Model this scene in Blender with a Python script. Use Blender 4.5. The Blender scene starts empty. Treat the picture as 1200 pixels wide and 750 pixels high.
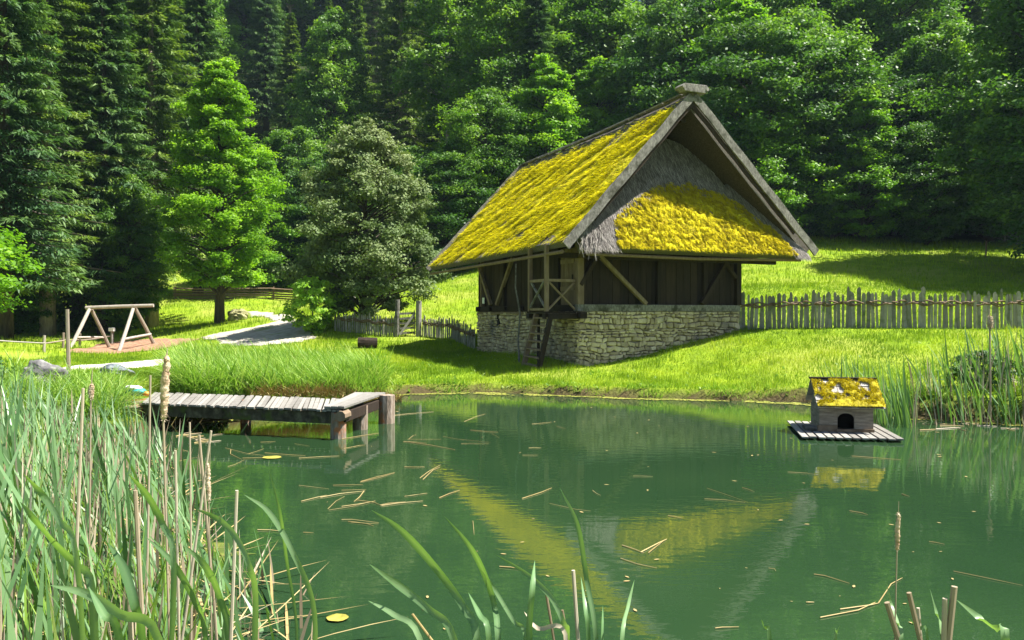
import bpy, math, random
import numpy as np
from mathutils import Vector, Matrix
R = math.radians
rng = np.random.default_rng(7)
random.seed(7)
scene = bpy.context.scene
C = scene.collection

# ---------------------------------------------------------------- camera, world, sun, exposure
FPX, HZ, CAMZ = 950.0, 368.0, 2.0
cam = bpy.data.objects.new('camera', bpy.data.cameras.new('camera'))
C.objects.link(cam); scene.camera = cam
cam.location = (0, 0, CAMZ)
cam.rotation_euler = (R(90) - math.atan((375 - HZ) / FPX), 0, 0)
cam.data.lens = FPX / 1200 * 36; cam.data.sensor_width = 36
cam.data.clip_start = .05; cam.data.clip_end = 2000

SUN_EL, SUN_AZ = R(60), R(93)          # azimuth clockwise from +Y
SUN = Vector((math.sin(SUN_AZ) * math.cos(SUN_EL), math.cos(SUN_AZ) * math.cos(SUN_EL), math.sin(SUN_EL)))
world = bpy.data.worlds.new('World'); scene.world = world; world.use_nodes = True
wn = world.node_tree.nodes; wl = world.node_tree.links
sky = wn.new('ShaderNodeTexSky'); sky.sky_type = 'NISHITA'; sky.sun_disc = False
sky.sun_elevation = SUN_EL; sky.sun_rotation = SUN_AZ
wl.new(sky.outputs[0], wn['Background'].inputs[0]); wn['Background'].inputs[1].default_value = .052
sun = bpy.data.objects.new('sun', bpy.data.lights.new('sun', 'SUN')); C.objects.link(sun)
sun.data.energy = 5.0; sun.data.angle = R(.5); sun.data.color = (1, .95, .86)
sun.rotation_euler = (-SUN).to_track_quat('-Z', 'Y').to_euler()
scene.view_settings.view_transform = 'Standard'; scene.view_settings.look = 'None'
scene.view_settings.exposure = 1.58; scene.view_settings.gamma = 1
scene.render.engine = 'CYCLES'
cy = scene.cycles
cy.max_bounces = 5; cy.diffuse_bounces = 3; cy.glossy_bounces = 2; cy.transmission_bounces = 3; cy.transparent_max_bounces = 4
cy.use_denoising = True; cy.denoiser = 'OPENIMAGEDENOISE'; cy.sample_clamp_indirect = 4
cy.caustics_reflective = False; cy.caustics_refractive = False
try: cy.denoising_prefilter = 'ACCURATE'
except Exception: pass

# ---------------------------------------------------------------- helpers
def P(px, py, d): return Vector(((px - 600) / FPX * d, d, CAMZ + (HZ - py) / FPX * d))
def W(px, py):     # a point of the pond surface
    d = FPX * CAMZ / (py - HZ); return ((px - 600) / FPX * d, d)

def tag(o, label=None, cat=None, group=None, kind=None):
    if label: o['label'] = label
    if cat: o['category'] = cat
    if group: o['group'] = group
    if kind: o['kind'] = kind
    return o
def empty(name, loc, rz=0):
    o = bpy.data.objects.new(name, None); C.objects.link(o); o.location = loc; o.rotation_euler = (0, 0, rz)
    o.empty_display_size = .2
    return o
def link(name, me, mat=None, parent=None):
    o = bpy.data.objects.new(name, me); C.objects.link(o)
    if mat is not None: me.materials.append(mat)
    if parent is not None: o.parent = parent
    return o
def copy_tree(o, parent=None):
    c = o.copy(); C.objects.link(c)
    if parent is not None: c.parent = parent
    for ch in list(o.children): copy_tree(ch, c)
    return c

def npmesh(name, V, F, tint=None, smooth=False):
    """V (n,3), F (m,k) numpy, tint per vertex"""
    V = np.ascontiguousarray(V, dtype=np.float32); F = np.ascontiguousarray(F, dtype=np.int32)
    me = bpy.data.meshes.new(name); m, k = F.shape
    me.vertices.add(len(V)); me.vertices.foreach_set('co', V.ravel())
    me.loops.add(m * k); me.loops.foreach_set('vertex_index', F.ravel())
    me.polygons.add(m); me.polygons.foreach_set('loop_start', np.arange(0, m * k, k, dtype=np.int32))
    me.polygons.foreach_set('loop_total', np.full(m, k, dtype=np.int32))
    if smooth: me.polygons.foreach_set('use_smooth', np.ones(m, dtype=bool))
    me.update(calc_edges=True)
    if tint is not None:
        a = me.attributes.new('tint', 'FLOAT', 'POINT'); a.data.foreach_set('value', np.ascontiguousarray(tint, dtype=np.float32))
    me.validate()
    return me

def _h(ix, iy, s):
    n = (ix.astype(np.int64) * 374761393 + iy.astype(np.int64) * 668265263 + s * 1442695041) & 0xffffffff
    n = ((n ^ (n >> 13)) * 1274126177) & 0xffffffff
    return ((n ^ (n >> 16)) & 0xffff) / 65535.0
def vn(x, y, s=0):
    x = np.asarray(x, float); y = np.asarray(y, float)
    ix = np.floor(x); iy = np.floor(y); fx = x - ix; fy = y - iy
    fx = fx * fx * (3 - 2 * fx); fy = fy * fy * (3 - 2 * fy)
    a = _h(ix, iy, s); b = _h(ix + 1, iy, s); c = _h(ix, iy + 1, s); d = _h(ix + 1, iy + 1, s)
    return (a * (1 - fx) + b * fx) * (1 - fy) + (c * (1 - fx) + d * fx) * fy
def fbm(x, y, s=0, o=4):
    t = 0; a = 1; n = 0
    for i in range(o): t = t + a * vn(x * 2 ** i, y * 2 ** i, s + i * 17); n += a; a *= .5
    return t / n

class MB:
    def __init__(s): s.v = []; s.f = []; s.t = []
    def add(s, vs, fs, t=.5):
        n = len(s.v); s.v += [tuple(p) for p in vs]; s.f += [tuple(i + n for i in f) for f in fs]
        s.t += [t] * len(vs); return s
    def box(s, x0, y0, z0, x1, y1, z1, t=.5):
        return s.add([(x0,y0,z0),(x1,y0,z0),(x1,y1,z0),(x0,y1,z0),(x0,y0,z1),(x1,y0,z1),(x1,y1,z1),(x0,y1,z1)],
              [(0,3,2,1),(4,5,6,7),(0,1,5,4),(1,2,6,5),(2,3,7,6),(3,0,4,7)], t)
    def beam(s, p0, p1, w, h, up=(0,0,1), t=.5, jit=0):
        p0 = Vector(p0); p1 = Vector(p1); d = (p1 - p0).normalized(); u = Vector(up)
        x = d.cross(u)
        if x.length < 1e-3: x = d.cross(Vector((0,1,0)))
        x.normalize(); u = x.cross(d).normalized(); vs = []
        for p in (p0, p1):
            for a, b in ((-1,-1),(1,-1),(1,1),(-1,1)):
                q = p + x * (a * w / 2) + u * (b * h / 2)
                if jit: q += Vector((random.uniform(-jit,jit), random.uniform(-jit,jit), random.uniform(-jit,jit)))
                vs.append(q)
        return s.add(vs, [(3,2,1,0),(4,5,6,7),(0,1,5,4),(1,2,6,5),(2,3,7,6),(3,0,4,7)], t)
    def tube(s, pts, rad, n=6, t=.5, cap=True, jit=0.0):
        pts = [Vector(p) for p in pts]
        if not hasattr(rad, '__len__'): rad = [rad] * len(pts)
        vs = []; ref = None
        for i, p in enumerate(pts):
            d = (pts[min(i+1, len(pts)-1)] - pts[max(i-1, 0)]).normalized()
            if ref is None:
                ref = d.cross(Vector((.31, .87, .13)));  ref.normalize()
            x = (ref - d * ref.dot(d)).normalized(); ref = x; y = d.cross(x)
            for k in range(n):
                a = 2 * math.pi * k / n; r = rad[i] * (1 + random.uniform(-jit, jit))
                vs.append(p + x * (math.cos(a) * r) + y * (math.sin(a) * r))
        fs = [(i*n+k, i*n+(k+1)%n, (i+1)*n+(k+1)%n, (i+1)*n+k) for i in range(len(pts)-1) for k in range(n)]
        if cap:
            fs.append(tuple(range(n-1, -1, -1))); fs.append(tuple((len(pts)-1)*n + k for k in range(n)))
        return s.add(vs, fs, t)
    def grid(s, fn, nu, nv, t=.5):
        vs = [fn(i / nu, j / nv) for j in range(nv + 1) for i in range(nu + 1)]
        return s.add(vs, [(j*(nu+1)+i, j*(nu+1)+i+1, (j+1)*(nu+1)+i+1, (j+1)*(nu+1)+i) for j in range(nv) for i in range(nu)], t)
    def build(s, name, mat, parent=None, off=(0,0,0), smooth=False, bevel=0):
        me = bpy.data.meshes.new(name); o = Vector(off)
        me.from_pydata([Vector(p) - o for p in s.v], [], s.f); me.update()
        a = me.attributes.new('tint', 'FLOAT', 'POINT'); a.data.foreach_set('value', np.array(s.t, dtype=np.float32))
        if smooth:
            for p in me.polygons: p.use_smooth = True
        ob = link(name, me, mat, parent)
        if bevel:
            b = ob.modifiers.new('bevel', 'BEVEL'); b.width = bevel; b.segments = 2; b.limit_method = 'ANGLE'
        return ob

# ---------------------------------------------------------------- materials
def surf(name, cols, nscale=5, stretch=(1,1,1), rough=.8, bump=0, bscale=20, tint=0, transl=0, spec=.3, detail=6,
         tcol=None, patch=None, bstretch=None):
    """cols: colours along a ramp driven by noise mixed with the per-object 'tint' attribute"""
    m = bpy.data.materials.new(name); m.use_nodes = True
    N = m.node_tree.nodes; L = m.node_tree.links; b = N['Principled BSDF']; out = N['Material Output']
    b.inputs['Roughness'].default_value = rough; b.inputs['Specular IOR Level'].default_value = spec
    tc = N.new('ShaderNodeTexCoord'); mp = N.new('ShaderNodeMapping'); mp.inputs['Scale'].default_value = stretch
    L.new(tc.outputs['Object'], mp.inputs[0])
    nz = N.new('ShaderNodeTexNoise'); nz.inputs['Scale'].default_value = nscale; nz.inputs['Detail'].default_value = detail
    nz.inputs['Roughness'].default_value = .6
    L.new(mp.outputs[0], nz.inputs[0])
    st = N.new('ShaderNodeMapRange'); st.inputs[1].default_value = .28; st.inputs[2].default_value = .72
    L.new(nz.outputs[0], st.inputs[0]); fac = st.outputs[0]
    if tint:
        at = N.new('ShaderNodeAttribute'); at.attribute_name = 'tint'
        mx = N.new('ShaderNodeMix'); mx.inputs[0].default_value = tint
        L.new(fac, mx.inputs[2]); L.new(at.outputs['Fac'], mx.inputs[3]); fac = mx.outputs[0]
    cr = N.new('ShaderNodeValToRGB'); e = cr.color_ramp.elements
    while len(e) < len(cols): e.new(.5)
    for i, c in enumerate(cols):
        e[i].position = i / (len(cols) - 1); e[i].color = (*c, 1)
    L.new(fac, cr.inputs[0]); col = cr.outputs[0]
    if patch:
        pc, ps, lo, hi = patch
        n2 = N.new('ShaderNodeTexNoise'); n2.inputs['Scale'].default_value = ps; n2.inputs['Detail'].default_value = 5
        L.new(tc.outputs['Object'], n2.inputs[0])
        r2 = N.new('ShaderNodeMapRange'); r2.inputs[1].default_value = lo; r2.inputs[2].default_value = hi
        L.new(n2.outputs[0], r2.inputs[0])
        m2 = N.new('ShaderNodeMix'); m2.data_type = 'RGBA'; m2.inputs[7].default_value = (*pc, 1)
        L.new(r2.outputs[0], m2.inputs[0]); L.new(col, m2.inputs[6]); col = m2.outputs[2]
    L.new(col, b.inputs['Base Color'])
    if bump:
        bn = N.new('ShaderNodeTexNoise'); bn.inputs['Scale'].default_value = bscale; bn.inputs['Detail'].default_value = 5
        if bstretch:
            m3 = N.new('ShaderNodeMapping'); m3.inputs['Scale'].default_value = bstretch
            L.new(tc.outputs['Object'], m3.inputs[0]); L.new(m3.outputs[0], bn.inputs[0])
        else: L.new(mp.outputs[0], bn.inputs[0])
        bp = N.new('ShaderNodeBump'); bp.inputs['Strength'].default_value = 1; bp.inputs['Distance'].default_value = bump
        L.new(bn.outputs[0], bp.inputs['Height']); L.new(bp.outputs[0], b.inputs['Normal'])
    if transl:
        tr = N.new('ShaderNodeBsdfTranslucent'); ms = N.new('ShaderNodeMixShader'); ms.inputs[0].default_value = transl
        if tcol:
            mm = N.new('ShaderNodeMix'); mm.data_type = 'RGBA'; mm.blend_type = 'MULTIPLY'; mm.inputs[0].default_value = 1
            mm.inputs[7].default_value = (*tcol, 1); L.new(col, mm.inputs[6]); L.new(mm.outputs[2], tr.inputs[0])
        else: L.new(col, tr.inputs[0])
        L.new(b.outputs[0], ms.inputs[1]); L.new(tr.outputs[0], ms.inputs[2]); L.new(ms.outputs[0], out.inputs[0])
    return m

TY = (1.6, 1.5, .5)
M = {}
M['grass_ground'] = surf('grass_ground', [(.10,.16,.012),(.17,.26,.014),(.25,.33,.02)], 1.6, rough=.95, bump=.05, bscale=14, patch=((.26,.30,.05), .35, .45, .7), spec=.1)
M['grass'] = surf('grass_blades', [(.07,.14,.010),(.17,.29,.014),(.29,.40,.02),(.42,.47,.06)], .5, rough=.7, tint=.6, transl=.4, tcol=(1.3,1.3,.6), spec=.15)
M['sedge'] = surf('sedge_blades', [(.06,.14,.02),(.13,.26,.03),(.24,.38,.06),(.42,.48,.18)], 1.0, rough=.55, tint=.75, transl=.35, tcol=(1.2,1.3,.7))
M['reed'] = surf('reed_leaf', [(.045,.11,.035),(.09,.19,.065),(.16,.28,.12),(.27,.40,.20)], 2.0, rough=.38, tint=.75, transl=.3, tcol=(1.4,1.5,.4), spec=.5)
M['dead'] = surf('dead_reed', [(.14,.10,.06),(.30,.23,.15),(.48,.40,.29),(.58,.52,.42)], 6, stretch=(1,1,.3), rough=.7, tint=.7, transl=.15)
M['straw'] = surf('straw', [(.20,.14,.05),(.34,.26,.11),(.50,.40,.20)], 4, rough=.7, tint=.6)
M['fluff'] = surf('seed_fluff', [(.26,.15,.09),(.50,.38,.26),(.68,.58,.44)], 30, rough=1, bump=.01, bscale=60)
M['mud'] = surf('mud', [(.05,.035,.02),(.10,.075,.04),(.16,.12,.06)], 3, rough=.9, bump=.04)
M['gravel'] = surf('gravel', [(.24,.21,.17),(.38,.35,.30),(.50,.47,.41)], 3, rough=.95, bump=.02, bscale=40, patch=((.16,.24,.05), .8, .6, .78))
M['slab'] = surf('path_slab', [(.42,.39,.35),(.58,.55,.50),(.66,.63,.58)], 3, rough=.9, bump=.01, bscale=30)
M['mulch'] = surf('bark_mulch', [(.16,.08,.05),(.30,.17,.11),(.40,.26,.17)], 6, rough=1, bump=.04, bscale=25, patch=((.12,.20,.03), .9, .62, .75))
M['floor'] = surf('forest_floor', [(.02,.045,.01),(.05,.09,.02),(.08,.07,.03)], .8, rough=1, bump=.1, bscale=4)
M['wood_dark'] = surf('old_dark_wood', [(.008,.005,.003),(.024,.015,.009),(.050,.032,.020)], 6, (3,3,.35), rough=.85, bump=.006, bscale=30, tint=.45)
M['wood_mid'] = surf('old_brown_wood', [(.09,.060,.036),(.17,.12,.075),(.26,.20,.14)], 5, (2,2,.5), rough=.85, bump=.006, bscale=30, tint=.4)
M['wood_grey'] = surf('weathered_grey_wood', [(.045,.042,.036),(.15,.142,.128),(.30,.285,.26)], 9, (2.5,2.5,1.2), rough=.9, bump=.015, bscale=22, tint=.25, patch=((.05,.05,.035), 4, .5, .68))
M['wood_pale'] = surf('pale_weathered_wood', [(.11,.10,.09),(.22,.21,.19),(.33,.315,.29)], 6, (2,2,2), rough=.8, bump=.004, bscale=30, tint=.5)
M['picket'] = surf('picket_wood', [(.12,.115,.10),(.24,.23,.20),(.38,.365,.33)], 6, (4,4,.7), rough=.9, bump=.006, bscale=25, tint=.6, patch=((.09,.12,.04), 5, .5, .75))
M['swing_wood'] = surf('peeled_log_wood', [(.14,.10,.07),(.28,.235,.19),(.50,.47,.43)], 5, (2,2,.6), rough=.7, tint=.7)
M['thatch'] = surf('grey_thatch', [(.035,.03,.028),(.13,.115,.105),(.29,.265,.245)], 7, (6,6,1.2), rough=1, bump=.03, bscale=12, tint=.35)
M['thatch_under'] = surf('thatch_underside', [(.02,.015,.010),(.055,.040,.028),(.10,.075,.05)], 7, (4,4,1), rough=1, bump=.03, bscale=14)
M['thatch_straw'] = surf('thatch_straw', [(.05,.043,.04),(.22,.20,.185),(.46,.43,.40)], 4, rough=1, tint=.8, transl=.1)
M['moss'] = surf('moss', [(.16,.12,.016),(.42,.37,.014),(.62,.56,.016)], 3.5, rough=1, bump=.05, bscale=14, spec=.05, patch=((.22,.13,.03), 1.3, .6, .8))
M['moss_tuft'] = surf('moss_tufts', [(.46,.40,.012),(.78,.71,.012),(.92,.86,.022),(.88,.80,.06)], .8, rough=1, tint=.7, transl=.3, spec=.05)
M['moss_hip'] = surf('moss_tufts_orange', [(.13,.09,.012),(.38,.31,.012),(.66,.58,.018),(.62,.46,.03)], 1.2, rough=1, tint=.65, transl=.25, spec=.05)
M['stone'] = surf('wall_stone', [(.22,.17,.11),(.38,.31,.20),(.54,.45,.30),(.64,.56,.40)], 5, rough=.95, bump=.02, bscale=16, tint=.7, patch=((.17,.15,.13), 1.2, .55, .75))
M['mortar'] = surf('mortar', [(.12,.10,.075),(.26,.22,.17)], 7, rough=1, bump=.02, bscale=20)
M['rock'] = surf('boulder_rock', [(.05,.05,.055),(.15,.145,.15),(.34,.33,.32)], 5, rough=.95, bump=.04, bscale=9)
M['rock_dark'] = surf('dark_rock', [(.05,.06,.07),(.12,.14,.16),(.26,.29,.31)], 6, rough=.8, bump=.03, bscale=12)
M['hay'] = surf('dry_mossy_rock', [(.12,.11,.05),(.26,.25,.12),(.40,.38,.22)], 6, rough=1, bump=.04, bscale=14)
M['bark'] = surf('dark_bark', [(.025,.02,.015),(.06,.05,.04),(.11,.09,.07)], 4, (3,3,.6), rough=.95, bump=.03, bscale=12)
M['bark_pale'] = surf('pale_bark', [(.16,.13,.11),(.30,.25,.22),(.40,.35,.31)], 4, (3,3,.6), rough=.95, bump=.03, bscale=12)
def leafmat(name, cols, transl=.38, tcol=(1.4,1.5,.4), rough=.5): return surf(name, cols, .35, rough=rough, tint=.7, transl=transl, tcol=tcol, spec=.3)
M['leaf_maple'] = leafmat('leaf_bright', [(.08,.18,.012),(.16,.32,.018),(.30,.47,.035)], .48)
M['leaf_grey'] = leafmat('leaf_greygreen', [(.05,.09,.025),(.11,.17,.05),(.25,.29,.12)], .25, (1.2,1.3,.7), .65)
M['leaf_bush'] = leafmat('leaf_yellowgreen', [(.12,.28,.02),(.24,.42,.04),(.42,.58,.08)], .45)
M['leaf_dec'] = leafmat('leaf_green', [(.025,.075,.015),(.085,.19,.024),(.27,.42,.05)], .40)
M['leaf_dec2'] = leafmat('leaf_deep', [(.020,.06,.02),(.06,.145,.032),(.22,.36,.065)], .36)
M['leaf_lime'] = leafmat('leaf_lime', [(.05,.14,.015),(.13,.28,.02),(.29,.45,.035)], .45)
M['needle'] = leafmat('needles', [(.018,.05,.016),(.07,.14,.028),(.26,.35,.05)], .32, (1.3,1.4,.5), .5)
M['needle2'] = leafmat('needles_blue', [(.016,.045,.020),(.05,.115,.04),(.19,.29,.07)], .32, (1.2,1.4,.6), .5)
M['black'] = surf('dark_inside', [(.008,.007,.006),(.015,.012,.01)], 3, rough=1)
M['white'] = surf('white_paint', [(.70,.70,.68),(.82,.82,.80)], 6, rough=.6)
M['teal'] = surf('teal_paint', [(.02,.22,.24),(.05,.34,.36)], 8, rough=.5)
M['orange'] = surf('orange_paint', [(.60,.16,.02),(.75,.28,.05)], 8, rough=.5)
M['pile'] = surf('pile_wood', [(.10,.08,.06),(.26,.20,.15),(.42,.36,.31)], 6, (3,3,.6), rough=.85, bump=.01, patch=((.42,.13,.03), 3, .56, .66))
M['pile_dark'] = surf('mossy_dark_beam', [(.02,.018,.012),(.07,.06,.04),(.16,.15,.10)], 8, (1,1,1), rough=.9, bump=.02, patch=((.07,.09,.02), 5, .55, .7))
M['shingle'] = surf('wood_shingle', [(.20,.19,.17),(.34,.32,.30),(.52,.50,.47)], 6, rough=.8, tint=.6, bump=.004)

def water_mat():
    m = bpy.data.materials.new('pond_water'); m.use_nodes = True
    N = m.node_tree.nodes; L = m.node_tree.links; b = N['Principled BSDF']
    tc = N.new('ShaderNodeTexCoord')
    n = N.new('ShaderNodeTexNoise'); n.inputs['Scale'].default_value = .22; n.inputs['Detail'].default_value = 3; L.new(tc.outputs['Object'], n.inputs[0])
    cr = N.new('ShaderNodeValToRGB'); e = cr.color_ramp.elements
    e[0].position = .3; e[0].color = (.013,.036,.015,1); e[1].position = .7; e[1].color = (.022,.052,.019,1)
    L.new(n.outputs[0], cr.inputs[0]); L.new(cr.outputs[0], b.inputs['Base Color'])
    b.inputs['Roughness'].default_value = .015; b.inputs['IOR'].default_value = 1.45; b.inputs['Specular IOR Level'].default_value = 1.0
    mp = N.new('ShaderNodeMapping'); mp.inputs['Scale'].default_value = (1, 2.2, 1); L.new(tc.outputs['Object'], mp.inputs[0])
    n1 = N.new('ShaderNodeTexNoise'); n1.inputs['Scale'].default_value = 3.2; n1.inputs['Detail'].default_value = 3; L.new(mp.outputs[0], n1.inputs[0])
    bp = N.new('ShaderNodeBump'); bp.inputs['Strength'].default_value = 1; bp.inputs['Distance'].default_value = .0016
    L.new(n1.outputs[0], bp.inputs['Height']); L.new(bp.outputs[0], b.inputs['Normal'])
    return m
M['water'] = water_mat()

# ---------------------------------------------------------------- terrain
shore_px = [(150,510),(200,498),(300,490),(380,482),(420,474),(450,467),(470,462),(560,460),(650,463),(750,467),(850,469.5),(940,471),
            (1000,480),(1060,490),(1140,494),(1200,498)]
pond = [W(*p) for p in shore_px] + [(11.5,13.2),(12.2,10),(10.5,6),(7.5,3.8),(4,2.2),(0,1.9),(-3,2.2),(-6.5,3.5),(-8.2,6.5),(-8.3,10),(-7.6,12.2)]
POND = np.array(pond)
def sd_poly(x, y, poly=POND):
    """signed distance, negative inside"""
    x = np.asarray(x, float); y = np.asarray(y, float)
    best = np.full(x.shape, 1e9); inside = np.zeros(x.shape, bool); n = len(poly)
    for i in range(n):
        ax, ay = poly[i]; bx, by = poly[(i+1) % n]
        ex, ey = bx - ax, by - ay; t = np.clip(((x-ax)*ex + (y-ay)*ey) / (ex*ex+ey*ey), 0, 1)
        best = np.minimum(best, (x-ax-ex*t)**2 + (y-ay-ey*t)**2)
        c = ((ay > y) != (by > y)) & (x < (bx-ax)*(y-ay)/((by-ay) if abs(by-ay) > 1e-9 else 1e-9) + ax)
        inside ^= c
    d = np.sqrt(best); return np.where(inside, -d, d)
ctl = [(446,414,31),(557,412,30.2),(640,427,23.2),(723,423.5,23.8),(793,407,24.6),(863,388.6,25.8),(1000,383,25),(1100,384,24.5),(1200,385,24),(1350,386,24),
 (900,384,26),(900,420,22),(1000,430,20.5),(1120,430,20),(1200,440,18.5),(800,440,22),
 (430,405,33),(480,396,35),(370,387,36),(340,381,40),(300,373,47),(255,378,44),(330,366,55),(290,346,60),(400,344,60),(330,322,75),
 (540,345,45),(520,300,60),(85,412,38),(139,411,37),(180,404,38.5),(62,437,25),(190,426,28),(250,408,32),(300,404,34),(40,440,17),(0,420,28),(55,398,37),(10,392,45),
 (130,385,52),(0,360,65),(1000,275,50),(1150,290,45),(1050,330,35),(950,300,42),(900,335,33),(1000,358,29),(1150,350,30),(1250,320,36),(1300,270,48),
 (700,330,45),(800,280,52),(1350,440,16),(-150,420,28),(-200,400,40),(100,430,30)]
cp = [tuple(P(*c)) for c in ctl]
cp += [(-12,12,.45),(-11,7,.5),(-9,1,.5),(0,-3,.45),(8,-2,.45),(16,6,.6),(17,13,.8),(-14,18,.5),(-5,20.5,.28),(-1,21,.25),(3,21,.25),(6,20.5,.3),(9,17.5,.5),
       (-8.2,15.2,.3),(-6,18,.3)]
for X in (-90,-60,-35,-12,10,30,60,90):
    base = 6.5 + .03 * max(0, X)
    cp += [(X, 78, (12 if X > -20 else 8)), (X, 95, 22), (X, 120, 40), (X, 160, 62)]
cp += [(-60,40,3),(-90,30,4),(-60,0,2),(60,0,2),(60,30,5),(90,30,9),(60,50,10),(0,-60,1),(-90,-60,1),(90,-60,1),(-30,62,3.6),(-18,70,5.2)]
cp = np.array(cp); cx, cyy, cz = cp.T
def _phi(r2): return np.where(r2 > 1e-9, .5 * r2 * np.log(np.maximum(r2, 1e-9)), 0)
A = _phi((cx[:,None]-cx)**2 + (cyy[:,None]-cyy)**2) + np.eye(len(cx)) * 3.0
Q = np.stack([np.ones_like(cx), cx, cyy], 1)
sol = np.linalg.solve(np.block([[A, Q],[Q.T, np.zeros((3,3))]]), np.concatenate([cz, [0,0,0]]))
def base_h(x, y):
    sh = np.shape(x); x = np.ravel(x); y = np.ravel(y); z = np.empty(len(x))
    for i in range(0, len(x), 20000):
        a, b = x[i:i+20000], y[i:i+20000]
        z[i:i+20000] = _phi((a[:,None]-cx)**2 + (b[:,None]-cyy)**2) @ sol[:-3] + sol[-3] + sol[-2]*a + sol[-1]*b
    return z.reshape(sh)
def axis(lo, a, b, hi, fine, growth):
    m = list(np.arange(a, b + 1e-6, fine)); s = fine; v = b
    while v < hi: s *= growth; v += s; m.append(v)
    s = fine; v = a; pre = []
    while v > lo: s *= growth; v -= s; pre.append(v)
    return np.array(pre[::-1] + m)
gx = axis(-300, -16, 18, 300, .22, 1.06); gy = axis(-150, 1, 40, 400, .2, 1.05)
GX, GY = np.meshgrid(gx, gy)
def full_h(x, y):
    z = base_h(x, y)
    z = z + (fbm(x*.35, y*.35, 3) - .5) * .22 + (fbm(x*1.6, y*1.6, 9) - .5) * .05
    z = np.maximum(z, .22)
    far = np.maximum(0, np.hypot(x, y) - 170); z = np.where(far > 0, np.minimum(z, 60), z)
    sd = sd_poly(x, y) + (fbm(x*1.3, y*1.3, 5) - .5) * .35
    t = np.clip(sd / .20, 0, 1); t = t*t*(3-2*t)
    return np.where(sd > 0, z * t + (1-t) * (-.02), np.maximum(-.9, -.03 + sd * .7))
GZ = full_h(GX, GY)
def ground(x, y):
    x = np.asarray(x, float); y = np.asarray(y, float)
    i = np.clip(np.searchsorted(gx, x) - 1, 0, len(gx)-2); j = np.clip(np.searchsorted(gy, y) - 1, 0, len(gy)-2)
    fx = (x - gx[i]) / (gx[i+1]-gx[i]); fy = (y - gy[j]) / (gy[j+1]-gy[j])
    return (GZ[j,i]*(1-fx)+GZ[j,i+1]*fx)*(1-fy) + (GZ[j+1,i]*(1-fx)+GZ[j+1,i+1]*fx)*fy
def gz(x, y): return float(ground(x, y))
ny, nx = GX.shape
idx = np.arange(nx*ny).reshape(ny, nx)
F = np.stack([idx[:-1,:-1], idx[:-1,1:], idx[1:,1:], idx[1:,:-1]], -1).reshape(-1, 4)
V = np.stack([GX.ravel(), GY.ravel(), GZ.ravel()], 1)
def gm(): # ground material: grass, soil at the bank, forest floor on the slope
    m = M['grass_ground']; N = m.node_tree.nodes; L = m.node_tree.links; b = N['Principled BSDF']
    prev = b.inputs['Base Color'].links[0].from_socket
    at = N.new('ShaderNodeAttribute'); at.attribute_name = 'tint'
    cr = N.new('ShaderNodeValToRGB'); e = cr.color_ramp.elements
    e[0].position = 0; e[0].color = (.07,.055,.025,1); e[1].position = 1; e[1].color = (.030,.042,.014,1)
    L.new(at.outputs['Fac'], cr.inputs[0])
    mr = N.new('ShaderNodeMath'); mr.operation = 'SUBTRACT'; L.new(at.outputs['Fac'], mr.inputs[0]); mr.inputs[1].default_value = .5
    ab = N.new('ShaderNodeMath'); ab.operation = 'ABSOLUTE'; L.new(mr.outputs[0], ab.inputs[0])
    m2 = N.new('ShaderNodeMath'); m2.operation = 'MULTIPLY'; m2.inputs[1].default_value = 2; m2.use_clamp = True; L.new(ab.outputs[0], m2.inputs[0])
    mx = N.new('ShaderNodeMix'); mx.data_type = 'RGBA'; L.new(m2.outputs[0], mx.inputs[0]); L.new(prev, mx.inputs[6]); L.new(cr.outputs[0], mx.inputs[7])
    L.new(mx.outputs[2], b.inputs['Base Color'])
gm()
forest_line = np.array([(-200,60),(-60,62),(-22,80),(-12,72),(-2,60),(6,52),(14,48.5),(22,47),(30,44),(60,30),(200,10),(400,600),(-400,600)])
sdv = sd_poly(V[:,0], V[:,1]); fl = sd_poly(V[:,0], V[:,1], forest_line)
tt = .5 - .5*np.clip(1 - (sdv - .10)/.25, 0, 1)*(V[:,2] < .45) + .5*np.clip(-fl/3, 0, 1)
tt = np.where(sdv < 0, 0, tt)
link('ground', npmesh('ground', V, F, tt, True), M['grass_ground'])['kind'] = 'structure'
wm = MB(); wm.add([(-13,.5,0),(16,.5,0),(16,22.5,0),(-13,22.5,0)], [(0,1,2,3)])
wm.build('pond_water', M['water'])['kind'] = 'structure'

def sheet(name, poly, mat, lift=.02, step=.2, rag=.15):
    poly = np.array(poly); x0, y0 = poly.min(0); x1, y1 = poly.max(0)
    xs = np.arange(x0, x1+step, step); ys = np.arange(y0, y1+step, step); X, Y = np.meshgrid(xs, ys)
    sd = sd_poly(X, Y, poly) + (fbm(X*1.5, Y*1.5, 11)-.5)*rag
    Z = ground(X, Y) + lift; n = X.shape[1]; id_ = np.arange(X.size).reshape(X.shape)
    F = np.stack([id_[:-1,:-1], id_[:-1,1:], id_[1:,1:], id_[1:,:-1]], -1).reshape(-1, 4)
    keep = (sd.ravel()[F] < 0).all(1)
    o = link(name, npmesh(name, np.stack([X.ravel(), Y.ravel(), Z.ravel()], 1), F[keep], None, True), mat)
    o['kind'] = 'structure'; return poly
def onground(px, py, lo=15, hi=90):
    """where the ray through a photo pixel meets the ground"""
    d = np.arange(lo, hi, .05); x = (px-600)/FPX*d; z = CAMZ + (HZ-py)/FPX*d
    k = np.where(ground(x, d) >= z)[0]
    d = d[k[0]] if len(k) else hi
    return ((px-600)/FPX*d, d)
slab_poly = sheet('path', [onground(*p) for p in ((40,440),(62,442),(130,434),(190,429),(215,425),(215,418),(190,421),(130,426),(60,433),(40,432))], M['slab'], rag=.22, step=.15)
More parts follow.
